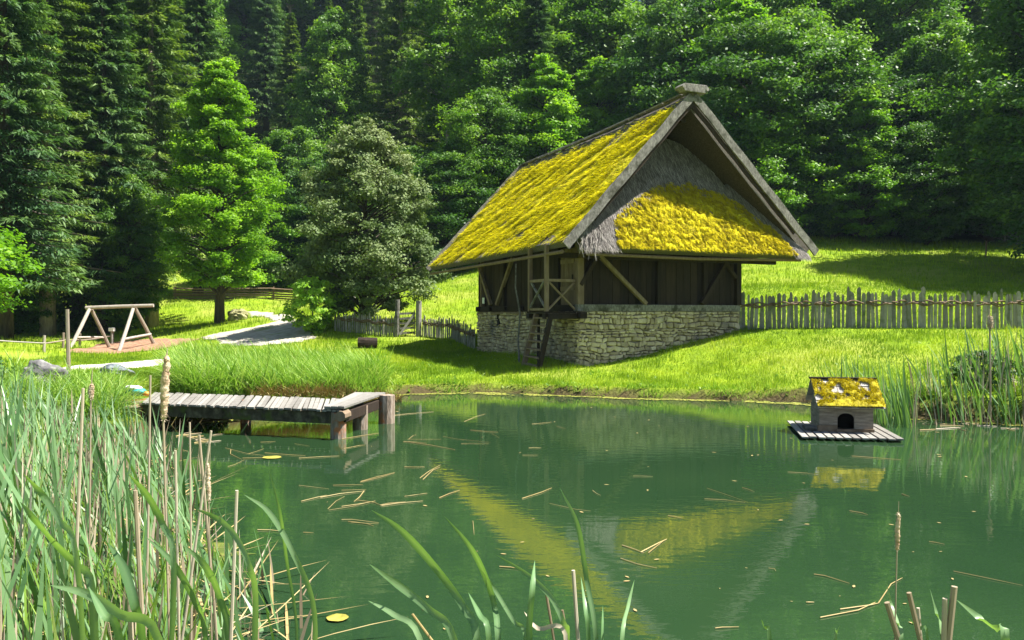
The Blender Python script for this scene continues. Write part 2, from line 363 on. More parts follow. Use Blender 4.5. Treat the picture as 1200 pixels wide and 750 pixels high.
road_poly = sheet('gravel_track', [onground(*p) for p in ((232,396),(275,406),(300,407),(345,402),(372,397),(366,384),(350,373),(318,366),(285,364),(288,369),(308,372),(322,377),(300,383),(262,389))], M['gravel'], step=.2, rag=.8)
mulch_poly = sheet('mulch_bed', [onground(*p) for p in ((72,413),(140,415),(200,407),(236,397),(190,396),(150,399),(110,404))], M['mulch'], step=.15, rag=.3)

# ---------------------------------------------------------------- blades (grass, sedge, reed)
def blades(x, y, z, L, w, az, lean, bend, seg=1, twist=None, tints=None):
    n = len(x); a0 = lean; pts = []
    t = np.linspace(0, 1, seg+1); pos = np.stack([x, y, z], 1).astype(float); pts.append(pos.copy())
    for i in range(seg):
        ang = a0 + bend * (t[i] + .5/seg)
        pos = pos + np.stack([np.sin(ang)*np.cos(az), np.sin(ang)*np.sin(az), np.cos(ang)], 1) * (L/seg)[:,None]; pts.append(pos.copy())
    tw = az + math.pi/2 + (twist if twist is not None else rng.uniform(-.9, .9, n))
    side = np.stack([np.cos(tw), np.sin(tw), np.zeros(n)], 1)
    if seg == 1:
        V = np.stack([pts[0]-side*w[:,None]/2, pts[0]+side*w[:,None]/2, pts[1]], 1).reshape(-1, 3)
        F = np.arange(3*n).reshape(n, 3); k = 3
    else:
        prof = np.array([min(1, .75+.6*s) * (1 - max(0, (s-.55)/.45)**1.6) for s in t]); prof[-1] = .04
        V = np.stack([q for i in range(seg+1) for q in (pts[i]-side*w[:,None]/2*prof[i], pts[i]+side*w[:,None]/2*prof[i])], 1).reshape(-1, 3)
        k = 2*(seg+1); b = (np.arange(n)*k)[:,None]
        F = np.concatenate([np.stack([b[:,0]+2*i, b[:,0]+2*i+1, b[:,0]+2*i+3, b[:,0]+2*i+2], 1) for i in range(seg)])
    T = np.repeat(tints if tints is not None else rng.uniform(0, 1, n), k)
    return V, F, T
def join(parts):
    Vs, Fs, Ts, o = [], [], [], 0
    for V, F, T in parts: Vs.append(V); Fs.append(F+o); Ts.append(T); o += len(V)
    return np.concatenate(Vs), np.concatenate(Fs), np.concatenate(Ts)
def scatter(n, x0, x1, y0, y1, ok):
    x = rng.uniform(x0, x1, n); y = rng.uniform(y0, y1, n); k = ok(x, y); return x[k], y[k]
def free(x, y, m=.14):
    k = sd_poly(x, y) + (fbm(x*2.5, y*2.5, 13)-.5)*.5 > m
    for p in (slab_poly, road_poly, mulch_poly): k &= sd_poly(x, y, p) > -.05
    return k & (sd_poly(x, y, BARN) > 0)
A_ = Vector((math.cos(R(25)), math.sin(R(25)))); R_ = Vector((-math.sin(R(25)), math.cos(R(25)))); O_ = Vector((1.436, 22.0))
def UW(u, w): return O_ + A_*u + R_*w
BARN = np.array([tuple(UW(*q)) for q in ((1,1),(6.85,1),(6.85,8.55),(1,8.55))])
infov = lambda x, y: np.abs(x) < (.70*y + 3)
parts = []
x, y = scatter(560000, -18, 24, 12, 34, lambda x, y: infov(x, y) & free(x, y) & (rng.uniform(0, 1, len(x)) < np.clip((20/y)**1.6, 0, 1)))
n = len(x); pt = fbm(x*.5, y*.5, 21)
tf = np.clip((fbm(x*1.7, y*1.7, 29)-.55)*8, 0, 1); L = rng.uniform(.05, .11, n)*(.8+.5*pt)*(1+.8*tf) * (1 + .012*(y-18)); parts.append(blades(x, y, ground(x, y)-.01, L, rng.uniform(.010, .020, n)*(y/20), rng.uniform(0, 6.28, n), rng.uniform(0, .6, n), np.zeros(n), 1, tints=np.clip((pt-.5)*1.9 + .42 - .15*tf + rng.uniform(-.3, .35, n), 0, 1)))
V, F, T = join(parts); V0 = V
tag(link('lawn_grass', npmesh('lawn_grass', V, F, T), M['grass']), 'short bright green grass on the lawn around the barn', 'grass', kind='stuff')
x, y = scatter(330000, -50, 45, 31, 85, lambda x, y: infov(x, y) & free(x, y) & (y > 31+rng.uniform(0,3,len(x))) & (sd_poly(x, y, forest_line) > -1) & (rng.uniform(0,1,len(x)) < (34/y)**1.3))
n = len(x); pt = fbm(x*.35, y*.35, 22)
V, F, T = blades(x, y, ground(x, y)-.02, rng.uniform(.10, .28, n)*(.6+.8*pt), rng.uniform(.02, .045, n)*(y/38), rng.uniform(0, 6.28, n), rng.uniform(0, .5, n), np.zeros(n), 1, tints=np.clip(pt*.9 + rng.uniform(-.3, .3, n), 0, 1))
tag(link('meadow_grass', npmesh('meadow_grass', V, F, T), M['grass']), 'longer green meadow grass on the slope behind the fences', 'grass', kind='stuff')
# overhanging grass and plants along the far bank
x, y = scatter(260000, -9, 14, 13, 22, lambda x, y: (sd_poly(x, y) > .02) & (sd_poly(x, y) < .75) & infov(x, y)); n = len(x)
dd = sd_poly(x, y); pt = fbm(x*1.2, y*1.2, 31); k = rng.uniform(0,1,n) < .5*(1-dd/.8)*np.clip((pt-.38)*4, .05, 1); x, y, pt = x[k], y[k], pt[k]; n = len(x)
V, F, T = blades(x, y, ground(x, y)-.01, rng.uniform(.10, .26, n)*(.4+1.1*pt), rng.uniform(.009, .02, n), rng.uniform(3.4, 6.0, n), rng.uniform(.1, .9, n), rng.uniform(.2, 1.2, n), 3, tints=rng.uniform(0,.95,n))
tag(link('bank_grass', npmesh('bank_grass', V, F, T), M['sedge']), 'shaggy grass overhanging the far bank of the pond', 'grass', kind='stuff')

# daisies and broad leaved weeds
x, y = scatter(9000, -14, 17, 17, 33, lambda x, y: infov(x, y) & free(x, y, .1) & (fbm(x*.5, y*.5, 61) > .52)); x, y = x[:2200], y[:2200]; n = len(x)
z = ground(x, y) + rng.uniform(.06,.13,n); a = rng.uniform(.010,.018,n); k_ = np.stack([np.stack([x+a*np.cos(q), y+a*np.sin(q), z+a*.3*np.cos(q+1)],1) for q in (0,1.57,3.14,4.71)],1).reshape(-1,3)
tag(link('daisies', npmesh('daisies', k_, np.arange(4*n).reshape(n,4), np.repeat(rng.random(n),4)), M['white']), 'tiny white daisies dotted over the lawn', 'flowers', kind='stuff')
x, y = scatter(26000, -12, 15, 15.5, 30, lambda x, y: infov(x, y) & free(x, y, .02) & ((rng.uniform(0,1,len(x)) < .12) | (sd_poly(x, y) < .8)) & (fbm(x*1.5, y*1.5, 63) > .5)); n = len(x)
V, F, T = blades(x, y, ground(x, y), rng.uniform(.05,.14,n), rng.uniform(.03,.07,n), rng.uniform(0,6.28,n), rng.uniform(.3,1.1,n), rng.uniform(.3,1.2,n), 3, tints=rng.uniform(0,1,n))
tag(link('lawn_weeds', npmesh('lawn_weeds', V, F, T), M['sedge']), 'broad leaved weeds scattered through the lawn and along the bank', 'weeds', kind='stuff')
# dry stems and flecks painting the lawn's reflection and shallow bottom along the far shore
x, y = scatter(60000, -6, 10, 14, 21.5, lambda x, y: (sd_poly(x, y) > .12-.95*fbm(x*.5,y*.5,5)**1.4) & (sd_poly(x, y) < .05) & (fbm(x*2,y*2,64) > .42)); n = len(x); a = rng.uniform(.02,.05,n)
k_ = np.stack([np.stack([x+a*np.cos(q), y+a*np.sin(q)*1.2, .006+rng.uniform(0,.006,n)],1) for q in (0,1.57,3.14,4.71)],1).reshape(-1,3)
tag(link('painted_shore_reflection', npmesh('painted_shore_reflection', k_, np.arange(4*n).reshape(n,4), np.repeat(rng.random(n),4)), surf('painted_shore_reflection', [(.06,.08,.012),(.20,.22,.03),(.34,.32,.08)], 3, rough=.8, tint=.4)), 'yellow green flecks along the far bank painting the lawn reflection and shallow bottom', 'algae', kind='stuff')

# tall sedge behind the jetty and the clump at its landward end
def sedge(name, poly, n, hl, label, lean=(.15,.7), bend=(.5,1.5), azr=(0,6.28), mat='sedge', wid=(.010,.020), clump=.9):
    poly = np.array(poly)
    x, y = scatter(n*3, poly[:,0].min(), poly[:,0].max(), poly[:,1].min(), poly[:,1].max(), lambda x, y: (sd_poly(x, y, poly) + (fbm(x, y, 41)-.5)*.6 < 0) & (rng.uniform(0,1,len(x)) < .25+clump*fbm(x*1.5, y*1.5, 43)))
    x, y = x[:n], y[:n]; m = len(x); s = .65+.7*fbm(x*.9, y*.9, 44)
    V, F, T = blades(x, y, np.maximum(ground(x, y), -.05)-.02, rng.uniform(*hl, m)*s, rng.uniform(*wid, m), rng.uniform(*azr, m), rng.uniform(*lean, m), rng.uniform(*bend, m), 5, tints=rng.uniform(0,.9,m)*(.6+.5*s))
    return tag(link(name, npmesh(name, V, F, T), M[mat]), label, 'grass', kind='stuff')
sedge('tall_sedge', [(-6.5,15.9),(-5.6,16.4),(-4.2,17.2),(-3.2,18.2),(-3.1,20),(-3.9,22.8),(-6,24),(-8.7,22.5),(-8.1,20),(-7.2,17.5)], 30000, (.5,1.15), 'tall soft green sedge growing thickly on the bank behind the jetty', azr=(2.2,5.6))
sedge('sedge_clump', [(-9.2,13.2),(-7.3,12.8),(-6.75,13.7),(-6.9,14.9),(-8.2,16.2),(-10,16)], 9000, (.5,1.0), 'arching bright sedge clump left of the jetty end', lean=(.1,.8), bend=(.6,1.8), azr=(0,6.28))
sedge('dry_bank_grass', [(-5.2,16.1),(-3.9,16.9),(-2.5,18.6),(-3.2,19),(-4.6,17.6),(-5.6,16.9)], 2600, (.3,.6), 'dry straw-coloured grass on the bank behind the jetty', mat='straw', azr=(3.6,5.8))

# ---------------------------------------------------------------- the thatched barn
BZ = .5
barn = tag(empty('thatched_barn', (O_.x, O_.y, BZ), R(25)), 'old timber barn with yellow mossy thatched roof on a rubble stone base above the pond', 'barn')
def B(mb, name, mat, parent=None, **k): return mb.build(name, mat, parent or barn, off=(0, 0, BZ), **k)
def lz(u, w): p = UW(u, w); return gz(p.x, p.y)
def on_w(px, py, w):    # ray through a pixel meets the plane w = const -> (u, z)
    kx = (px-600)/FPX; y0 = O_.y + R_.y*w; x0 = O_.x + R_.x*w
    u = (kx*y0 - x0) / (A_.x - kx*A_.y); return u, CAMZ + (HZ-py)/FPX*(y0 + A_.y*u)
def on_u(px, py, u):
    kx = (px-600)/FPX; y0 = O_.y + A_.y*u; x0 = O_.x + A_.x*u
    w = (kx*y0 - x0) / (R_.x - kx*R_.y); return w, CAMZ + (HZ-py)/FPX*(y0 + R_.y*w)
U0, U1, W0, W1 = 1.0, 6.85, 1.0, 8.55
ST = 2.08
# rubble stone base
def stone_face(length, ztop, zbot_fn, seed, hole=None):
    rr = random.Random(seed); mb = MB(); z = ztop; row = 0
    while z > -.1:
        h = rr.uniform(.07, .16); x = -rr.uniform(0, .2)
        while x < length:
            w = rr.uniform(.08, .30)*(1.15 if h > .17 else 1); x0, x1 = max(x, 0), min(x+w, length)
            if x1-x0 > .05 and z > zbot_fn((x0+x1)/2)-.3 and not (hole and hole[0] < (x0+x1)/2 < hole[1] and hole[2] < z-h/2 < hole[3]):
                g = .010; d = rr.uniform(.0, .05); j = lambda a=.030: rr.uniform(-a, a)
                q = [(x0+g+j(), z-h+g+j()), (x1-g+j(), z-h+g+j()), (x1-g+j(), z-g+j(.012)), (x0+g+j(), z-g+j(.012))]
                if rr.random() < .5: q.insert(2, (x1-g+.01, z-h/2+j(.03)))
                if rr.random() < .5: q.append((x0+g-.01, z-h/2+j(.03)))
                if rr.random() < .5: q.insert(1, ((x0+x1)/2+j(.05), z-h+g+j(.03)-.01))
                cx_, cz_ = sum(a for a, _ in q)/len(q), sum(b for _, b in q)/len(q); n = len(q)
                vs = [(a, .03, b) for a, b in q] + [(a, -d*.6, b) for a, b in q] + [(cx_+(a-cx_)*.80, -d-.018, cz_+(b-cz_)*.74) for a, b in q]
                fs = [(i, (i+1)%n, n+(i+1)%n, n+i) for i in range(n)] + [(n+i, n+(i+1)%n, 2*n+(i+1)%n, 2*n+i) for i in range(n)] + [tuple(2*n+i for i in range(n))]
                mb.add(vs, fs, rr.random())
            x += w
        z -= h; row += 1
    mb.v = [(x, y, z + .13*(float(fbm(x*1.3+seed, z*1.5, 77))-.5)*2*min(1, max(0, (ztop-z)*3)) + .03*(float(vn(x*7, z*7, 78))-.5)) for x, y, z in mb.v]
    mb.v = [(x + .09*(float(vn(x*3, z*4+seed, 79))-.5)*min(1, 6*min(x, max(0,length-x))), y, z) for x, y, z in mb.v]
    return mb
base = MB()
base.box(U0+.03, W0+.03, -.3, U1-.03, W1-.03, ST, .3)
base_o = B(base, 'stone_base', M['mortar'])
f = stone_face(U1-U0, ST, lambda s: lz(U0+s, W0), 3); g = MB(); g.add([(U0+x, W0+y, z) for x, y, z in f.v], f.f); g.t = f.t
f2 = stone_face(W1-W0, ST, lambda s: lz(U0, W0+s), 5); wl_, zl_ = on_u(584, 375, U0)
f2 = stone_face(W1-W0, ST, lambda s: lz(U0, W0+s), 5, hole=(wl_-W0-.16, wl_-W0+.16, zl_-.26, zl_+.26))
n = len(g.v); g.v += [(U0+y, W0+x, z) for x, y, z in f2.v]; g.f += [tuple(i+n for i in reversed(q)) for q in f2.f]; g.t += f2.t
f3 = stone_face(W1-W0, ST, lambda s: lz(U1, W0+s), 8); n = len(g.v)
g.v += [(U1-y, W0+x, z) for x, y, z in f3.v]; g.f += [tuple(i+n for i in q) for q in f3.f]; g.t += f3.t
B(g, 'rubble_stones', M['stone'], base_o).location = (0,0,0)
base_o.children[0].matrix_parent_inverse = Matrix.Identity(4)
B(MB().box(U0-.012, wl_-.11, zl_-.19, U0+.10, wl_+.11, zl_+.19), 'vent_opening', M['black'])
# sill beams
B(MB().box(U0-.06, W0-.06, ST, U1+.02, W0+.2, ST+.20, .9), 'sill_beam', M['wood_grey'], bevel=.012)
s = MB().box(U0-.06, W0+.205, ST, U0+.2, W1+.05, ST+.19, .5)
for w in (3.2, 4.6, 5.9, 7.2, 8.3): s.box(U0-.16, w-.09, ST+.03, U0-.062, w+.09, ST+.17, .2)
B(s, 'sill_beam', M['wood_dark'], bevel=.01)
B(MB().box(U0-.05, W0+.3, ST-.09, U0-.002, W1, ST-.012, .8), 'wall_plate', M['wood_mid'], bevel=.008)
# plank walls
def planks(fix, a0, a1, z0, z1, along, seed, back=None):
    rr = random.Random(seed); mb = MB(); a = a0
    while a < a1:
        w = rr.uniform(.17, .30); b = min(a+w, a1); d = rr.uniform(0, .022)
        if along == 'u': mb.box(a+.006, fix-d, z0, b-.006, fix+.04, z1, rr.random())
        else: mb.box(fix-d, a+.006, z0, fix+.04, b-.006, z1, rr.random())
        a += w
    return mb
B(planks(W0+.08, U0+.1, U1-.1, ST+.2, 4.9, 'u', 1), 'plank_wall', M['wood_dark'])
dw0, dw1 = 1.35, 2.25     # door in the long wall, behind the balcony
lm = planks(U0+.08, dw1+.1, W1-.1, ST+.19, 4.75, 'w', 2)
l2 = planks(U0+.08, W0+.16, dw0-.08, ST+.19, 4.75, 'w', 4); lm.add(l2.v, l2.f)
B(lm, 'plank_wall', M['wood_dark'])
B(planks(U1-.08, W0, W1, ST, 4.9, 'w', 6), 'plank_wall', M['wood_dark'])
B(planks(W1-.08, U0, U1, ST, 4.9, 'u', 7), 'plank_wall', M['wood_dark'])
dr = MB()
for i in range(4): dr.box(U0+.10-.004*i, dw0+i*.225, ST+.19, U0+.14, dw0+.215+i*.225, 3.95, random.random())
dr.box(U0+.06, dw0+.03, 2.7, U0+.095, dw1-.03, 2.82, .9); dr.box(U0+.06, dw0+.03, 3.5, U0+.095, dw1-.03, 3.62, .9)
dro = B(dr, 'door', M['wood_mid']); B(MB().box(U0+.03, dw0+.08, 3.02, U0+.058, dw0+.12, 3.16), 'handle', M['black'], dro)
for (a, b) in ((0, 1),):
    pass
def wpost(u, w, z0, z1, s=.17, mat='wood_mid', nm='post'): B(MB().box(u-s/2, w-s/2, z0, u+s/2, w+s/2, z1, random.random()), nm, M[mat], bevel=.01)
def topz_u(u): return 3.97 + (u/4.15)*4.43 - .36 if u < 4.15 else 4.1 + (8.86-u)/4.71*4.3 - .36
wpost(U0+.02, W0+.0, ST+.2, 4.3, .20, 'wood_mid'); wpost(U1-.06, W0+.0, ST+.2, 4.6, .18, 'wood_dark')
for px in (772, 826): u, _ = on_w(px, 340, W0-.02); wpost(u, W0+.0, ST+.2, 4.6, .13, 'wood_dark')
for px in (565, 591): w, _ = on_u(px, 340, U0); wpost(U0+.0, w, ST+.19, 4.3, .13, 'wood_mid' if px == 565 else 'wood_dark')
for (x0, y0, x1, y1, mt) in ((699,296,757,356,'wood_mid'),(701,299,680,334,'wood_dark'),(838,291,862,326,'wood_dark'),(850,309,822,356,'wood_dark')):
    a = on_w(x0, y0, W0-.06); b = on_w(x1, y1, W0-.06)
    B(MB().beam((a[0], W0-.06, a[1]), (b[0], W0-.06, b[1]), .11, .13, (0,1,0), .8), 'brace', M[mt], bevel=.008)
for (x0, y0, x1, y1) in ((561,312,575,357),(601,302,582,357)):
    a = on_u(x0, y0, U0-.06); b = on_u(x1, y1, U0-.06)
    B(MB().beam((U0-.06, a[0], a[1]), (U0-.06, b[0], b[1]), .11, .11, (1,0,0), .9), 'brace', M['wood_mid'], bevel=.008)
w, z = on_u(566.5, 352, U0-.02); B(MB().box(U0-.03, w-.09, z-.12, U0-.012, w+.09, z+.10), 'notice', M['white'])
# balcony
bal = B(MB().box(-.08, 1.0, 2.02, U0-.08, 2.2, 2.07, .5).box(-.10, .98, 1.86, U0+.1, 1.16, 2.017, .2).box(-.1, 2.04, 1.86, U0, 2.2, 2.017, .2).box(U0-.1,.72,1.87,U0+.12,.93,2.06,.1), 'balcony', M['wood_dark'], bevel=.008)
def bp(mb, nm='balcony_post', mat='wood_mid'): return B(mb, nm, M[mat], bal, bevel=.006)
bp(MB().box(-.06, 1.02, 2.074, .05, 1.13, 3.95, .8)); bp(MB().box(-.06, 2.07, 2.074, .05, 2.18, 3.95, .4))
bp(MB().box(.052, 1.03, 2.92, U0-.09, 1.12, 3.00, .9), 'handrail'); bp(MB().box(-.05, 1.135, 2.92, .04, 2.065, 3.0, 1), 'handrail')
bp(MB().box(-.05, 1.135, 2.10, .04, 2.065, 2.17, 1), 'bottom_rail')
x_ = MB()
x_.beam((.06,1.075,2.14),(U0-.12,1.075,2.9),.05,.07,(0,1,0),.9).beam((.06,1.03,2.9),(U0-.12,1.03,2.14),.045,.07,(0,1,0),.8)
bp(x_, 'cross_brace')
x_ = MB(); x_.beam((0,1.15,2.18),(0,2.05,2.92),.05,.06,(1,0,0),1).beam((-.05,1.15,2.92),(-.05,2.05,2.18),.045,.06,(1,0,0),1)
bp(x_, 'cross_brace', 'wood_grey')
# thatched roof
EV = dict(fl=(0.,0.,3.97), fr=(8.86,0.,4.10), rf=(4.15,0.,8.42), rb=(4.15,11.2,8.20), bl=(0.,11.0,3.84), br=(8.86,11.,3.98))
def slope_pt(side, s, t):   # s: 0 eave..1 ridge, t: 0 front..1 back
    e0, e1 = (EV['fl'], EV['bl']) if side < 0 else (EV['fr'], EV['br'])
    a = Vector(e0).lerp(Vector(e1), t); b = Vector(EV['rf']).lerp(Vector(EV['rb']), t); p = a.lerp(b, s)
    sag = -.10*math.sin(math.pi*t)*s - .10*math.sin(math.pi*s)*.6
    nrm = Vector((-.72, 0, .69)) if side < 0 else Vector((.68, 0, .73))
    return p + Vector((0,0,sag)), nrm
def slab(side, th, nu, nv, mat, name, amp):
    top = []; bot = []
    for j in range(nv+1):
        for i in range(nu+1):
            s, t = j/nv, i/nu; p, nr = slope_pt(side, s, t)
            d = (float(fbm(p.y*.9+side*9, s*6, 51))-.5)*amp + (float(fbm(p.y*5, s*7, 52))-.5)*amp*.5
            q = p + nr*d
            if j == 0: q += Vector((side*-.0, 0, (float(fbm(p.y*4, 1, 53))-.5)*.05))
            top.append(q); bot.append(p - nr*th*(1 if s > .03 else .75))
    n = len(top); w = nu+1
    fs = [(j*w+i, j*w+i+1, (j+1)*w+i+1, (j+1)*w+i) for j in range(nv) for i in range(nu)]
    fb = [tuple(n+k for k in reversed(f)) for f in fs]
    ed = [(i, n+i, n+i+1, i+1) for i in range(nu)] + [(nv*w+i+1, n+nv*w+i+1, n+nv*w+i, nv*w+i) for i in range(nu)]
    ed += [((j+1)*w, n+(j+1)*w, n+j*w, j*w) for j in range(nv)] + [(j*w+nu, n+j*w+nu, n+(j+1)*w+nu, (j+1)*w+nu) for j in range(nv)]
    if side > 0: fs, fb, ed = [tuple(reversed(f)) for f in fs], [tuple(reversed(f)) for f in fb], [tuple(reversed(f)) for f in ed]
    fs = [tuple(reversed(f)) for f in fs]; fb = [tuple(reversed(f)) for f in fb]; ed = [tuple(reversed(f)) for f in ed]
    mb = MB(); mb.add(top+bot, fs+fb+ed)
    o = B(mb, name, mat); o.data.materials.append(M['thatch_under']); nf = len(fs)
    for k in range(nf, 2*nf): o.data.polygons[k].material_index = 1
    return o
roof_l = slab(-1, .24, 110, 50, M['thatch'], 'thatched_roof_slope', .12)
roof_r = slab(1, .30, 60, 30, M['thatch'], 'thatched_roof_slope', .10)
def moss_layer(name, fn, nu, nv, keep, mat, parent):
    """thick uneven moss blanket on a surface fn(s,t)->(p,n)"""
    vs = []; ok = []
    for j in range(nv+1):
        for i in range(nu+1):
            s, t = j/nv, i/nu; p, nr = fn(s, t); k = keep(s, t, p)
            a = float(fbm(p.x*1.5+p.y*3.0, s*9+p.y*1.0, 61)); b = float(fbm(p.x*10, p.z*9+p.y*8, 62, 3))
            h = max(0, min(1, k*2.2))**.8; vs.append(p + nr*(-.02 + h*(.02 + .15*max(0, b-.36) + .06*a))); ok.append(k > 0)
    w = nu+1; fs = []
    for j in range(nv):
        for i in range(nu):
            q = (j*w+i, (j+1)*w+i, (j+1)*w+i+1, j*w+i+1)
            if all(ok[k] for k in q): fs.append(q)
    mb = MB(); mb.add(vs, fs); return B(mb, name, mat, parent, smooth=True)
mo = moss_layer('moss_blanket', lambda s, t: slope_pt(-1, .0+s, t), 150, 80, lambda s, t, p: min(1.03-s - .08*float(vn(t*30, 0, 3)), s+.02) , M['moss'], roof_l)
def tufts(name, n, fn, keep, mat, parent, L=(.10,.22), w=(.02,.05), down=None, lift=.35, seed=1, hipm=False):
    r = np.random.default_rng(seed); Vs = []; Ts = []
    for _ in range(n):
        s, t = r.random(), r.random(); p, nr = fn(s, t)
        if not keep(s, t, p) > r.random()*.08: continue
        c = float(fbm(p.x*2.2+p.y*2.6, s*14+p.y*.7, 71)) if not hipm else float(fbm(p.x*10, p.z*9+p.y*8, 62, 3))*.7+float(fbm(p.x*1.4, p.z*1.6, 66))*.3
        if c < .42 and r.random() < .88: continue
        d = (down + Vector((r.normal(0,.25), r.normal(0,.3), r.normal(0,.15)))).normalized()
        d = (d + nr*(lift*r.uniform(.2, 1.6))).normalized(); sd_ = d.cross(nr).normalized()*r.uniform(*w)*.5
        b = p + nr*(.03 + .10*max(0, c-.35)); l = r.uniform(*L)*(.6+c)
        Vs += [b-sd_, b+sd_, b+d*l]; Ts += [min(1, max(0, (c-.35)*1.8 + r.uniform(-.15,.35)))]*3
    V = np.array([tuple(v) for v in Vs]); V[:,2] -= BZ
    return link(name, npmesh(name, V, np.arange(len(V)).reshape(-1,3), np.array(Ts)), mat, parent)
DL = Vector((-.70, -.25, -.72)).normalized()
tufts('moss_tufts', 60000, lambda s, t: slope_pt(-1, s*.985+.005, t), lambda s, t, p: min(1.0-s-.05*float(vn(t*30,0,3)), 1), M['moss_tuft'], mo, L=(.08,.20), w=(.02,.05), down=DL)
# half hip of the gable
ZE = 3.84
def zunder(u): return (3.97 + (u/4.15)*4.43 - .34) if u < 4.15 else (4.10 + (8.86-u)/4.71*4.32 - .36)
def ztop(u): return min(7.42 - .40*(u-4.2)**2 if abs(u-4.2) < 2 else 99, zunder(u)-.02)
def hip(s, t):
    u = .55 + t*8.1; zt = max(ztop(u), ZE+.02); z = ZE + (zt-ZE)*s
    edge = max(0, 1-(u-.55)/.8)
    w = -.12 + (z-ZE)*.42 + .30*max(0, (u-7.3)/1.4)*0 + edge*.10
    p = Vector((u, w, z)); nr = Vector((0, -.876, .48)); return p, nr
def hip_slab():
    nu, nv = 90, 40; top = []; bot = []
    for j in range(nv+1):
        for i in range(nu+1):
            p, nr = hip(j/nv, i/nu); d = (float(fbm(p.x*5, p.z*1.6, 81))-.5)*.10 + (float(fbm(p.x*14, p.z*3, 82))-.5)*.04
            top.append(p+nr*d); bot.append(p-nr*.22+Vector((0,.10,0)))
    n = len(top); w = nu+1
    fs = [(j*w+i, j*w+i+1, (j+1)*w+i+1, (j+1)*w+i) for j in range(nv) for i in range(nu)]
    fb = [tuple(n+k for k in reversed(f)) for f in fs]
    ed = [(i+1, i, n+i, n+i+1) for i in range(nu)] + [(nv*w+i, nv*w+i+1, n+nv*w+i+1, n+nv*w+i) for i in range(nu)]
    ed += [(j*w, (j+1)*w, n+(j+1)*w, n+j*w) for j in range(nv)] + [((j+1)*w+nu, j*w+nu, n+j*w+nu, n+(j+1)*w+nu) for j in range(nv)]
    mb = MB(); mb.add(top+bot, fs+fb+ed); return B(mb, 'thatched_half_hip', M['thatch'])
hp = hip_slab()
def hipkeep(s, t, p):   # moss covers the lower arch of the half hip
    u = p.x; top = 5.95 - .155*(u-4.5)**2 + .25*(float(fbm(u*3, 1, 91))-.5)
    k = min((top-p.z), (u-1.55-(p.z-ZE)*.12)*1.2, (8.55-u)*1.5); return k
hm = moss_layer('moss_blanket', hip, 190, 100, hipkeep, M['moss'], hp)
def straw(name, n, keep, parent, seed, mat, L, down):
    r = np.random.default_rng(seed); Vs = []; Ts = []
    for _ in range(n):
        s, t = r.random(), r.random(); p, nr = hip(s, t)
        if keep(s, t, p) < 0: continue
        d = (down + Vector((r.normal(0,.10), 0, 0))+nr*r.uniform(.02,.16)).normalized(); sd_ = d.cross(nr).normalized()*r.uniform(.006,.014)
        b = p+nr*.015; l = r.uniform(*L); tt = r.random(); Vs += [b-sd_, b+sd_, b+d*l]; Ts += [tt]*3
    V = np.array([tuple(v) for v in Vs]); V[:,2] -= BZ
    return link(name, npmesh(name, V, np.arange(len(V)).reshape(-1,3), np.array(Ts)), mat, parent)
DH = Vector((0,-.48,-.876))
straw('loose_straw', 22000, lambda s, t, p: -hipkeep(s, t, p)+.15, hp, 5, M['thatch_straw'], (.12,.3), DH)
tufts('moss_tufts', 80000, hip, hipkeep, M['moss_hip'], hm, L=(.045,.12), w=(.014,.036), down=DH, lift=.5, seed=9, hipm=True)
# frayed straw hanging at the left foot of the gable
fr = MB()
for i in range(90):
    u = random.uniform(.35, 1.4); z = random.uniform(3.8, 4.5); w = -.16 + (z-ZE)*.4
    l = random.uniform(.1, .4)
    fr.tube([(u, w, z), (u-.06*random.random(), w-.03, z-l*.5), (u+random.uniform(-.08,.05), w-.03*random.random(), z-l)], [.012,.010,.003], 3, random.random())
B(fr, 'frayed_straw', M['thatch_straw'], hp)
# eave poles, barge boards, ridge
B(MB().tube([(-.02,.1,3.70),(-.02,5,3.64),(-.02,10.9,3.58)], .05, 6), 'eave_pole', M['wood_mid'])
B(MB().tube([(.7,.04,3.66),(4.4,.04,3.63),(8.5,.05,3.70)], .045, 6), 'eave_pole', M['wood_mid'])
def barge(p0, p1, h, name='barge_board', mat='wood_grey', w=-.16, th=.06, drop=.10):
    p0 = Vector((p0[0], w, p0[1])); p1 = Vector((p1[0], w, p1[1])); d = (p1-p0).normalized(); n = Vector((-d.z, 0, d.x));
    if n.z < 0: n = -n
    mb = MB(); N_ = 14; vs = []
    for i in range(N_+1):
        p = p0.lerp(p1, i/N_) + n*.012*math.sin(i*1.7)
        for (a, b) in ((drop-h, 0), (drop, 0), (drop, th), (drop-h, th)): vs.append(p + n*a + Vector((0, b, 0)))
    fs = [(i*4+k, i*4+(k+1)%4, (i+1)*4+(k+1)%4, (i+1)*4+k) for i in range(N_) for k in range(4)] + [(3,2,1,0), tuple(N_*4+k for k in range(4))]
    mb.add(vs, fs, .7); return B(mb, name, M[mat])
barge((-.06,3.86), (4.10,8.36), .25)
barge((9.0,3.95), (4.22,8.37), .25, w=-.165)
barge((.9,4.58), (4.12,8.02), .12, 'inner_barge', 'wood_dark', w=-.09, th=.05)
barge((8.1,4.5), (4.2,8.03), .12, 'inner_barge', 'wood_dark', w=-.095, th=.05)
B(MB().box(.3, .9, 3.6, 8.3, 1.0, 3.75, .5).beam((2.2,2.4,5.6),(6.2,2.4,5.6),.15,.15).beam((4.15,.3,7.75),(4.15,10.8,7.6),.16,.16), 'rafter_beam', M['wood_dark'])
v = MB(); v.add([(1.2,2.6,4.6),(7.3,2.6,4.6),(4.15,2.6,7.95)], [(0,1,2)]); v.add([(1.2,2.66,4.6),(7.3,2.66,4.6),(4.15,2.66,7.95)], [(2,1,0)]); B(v, 'gable_wall', M['wood_dark'])
rc = MB()
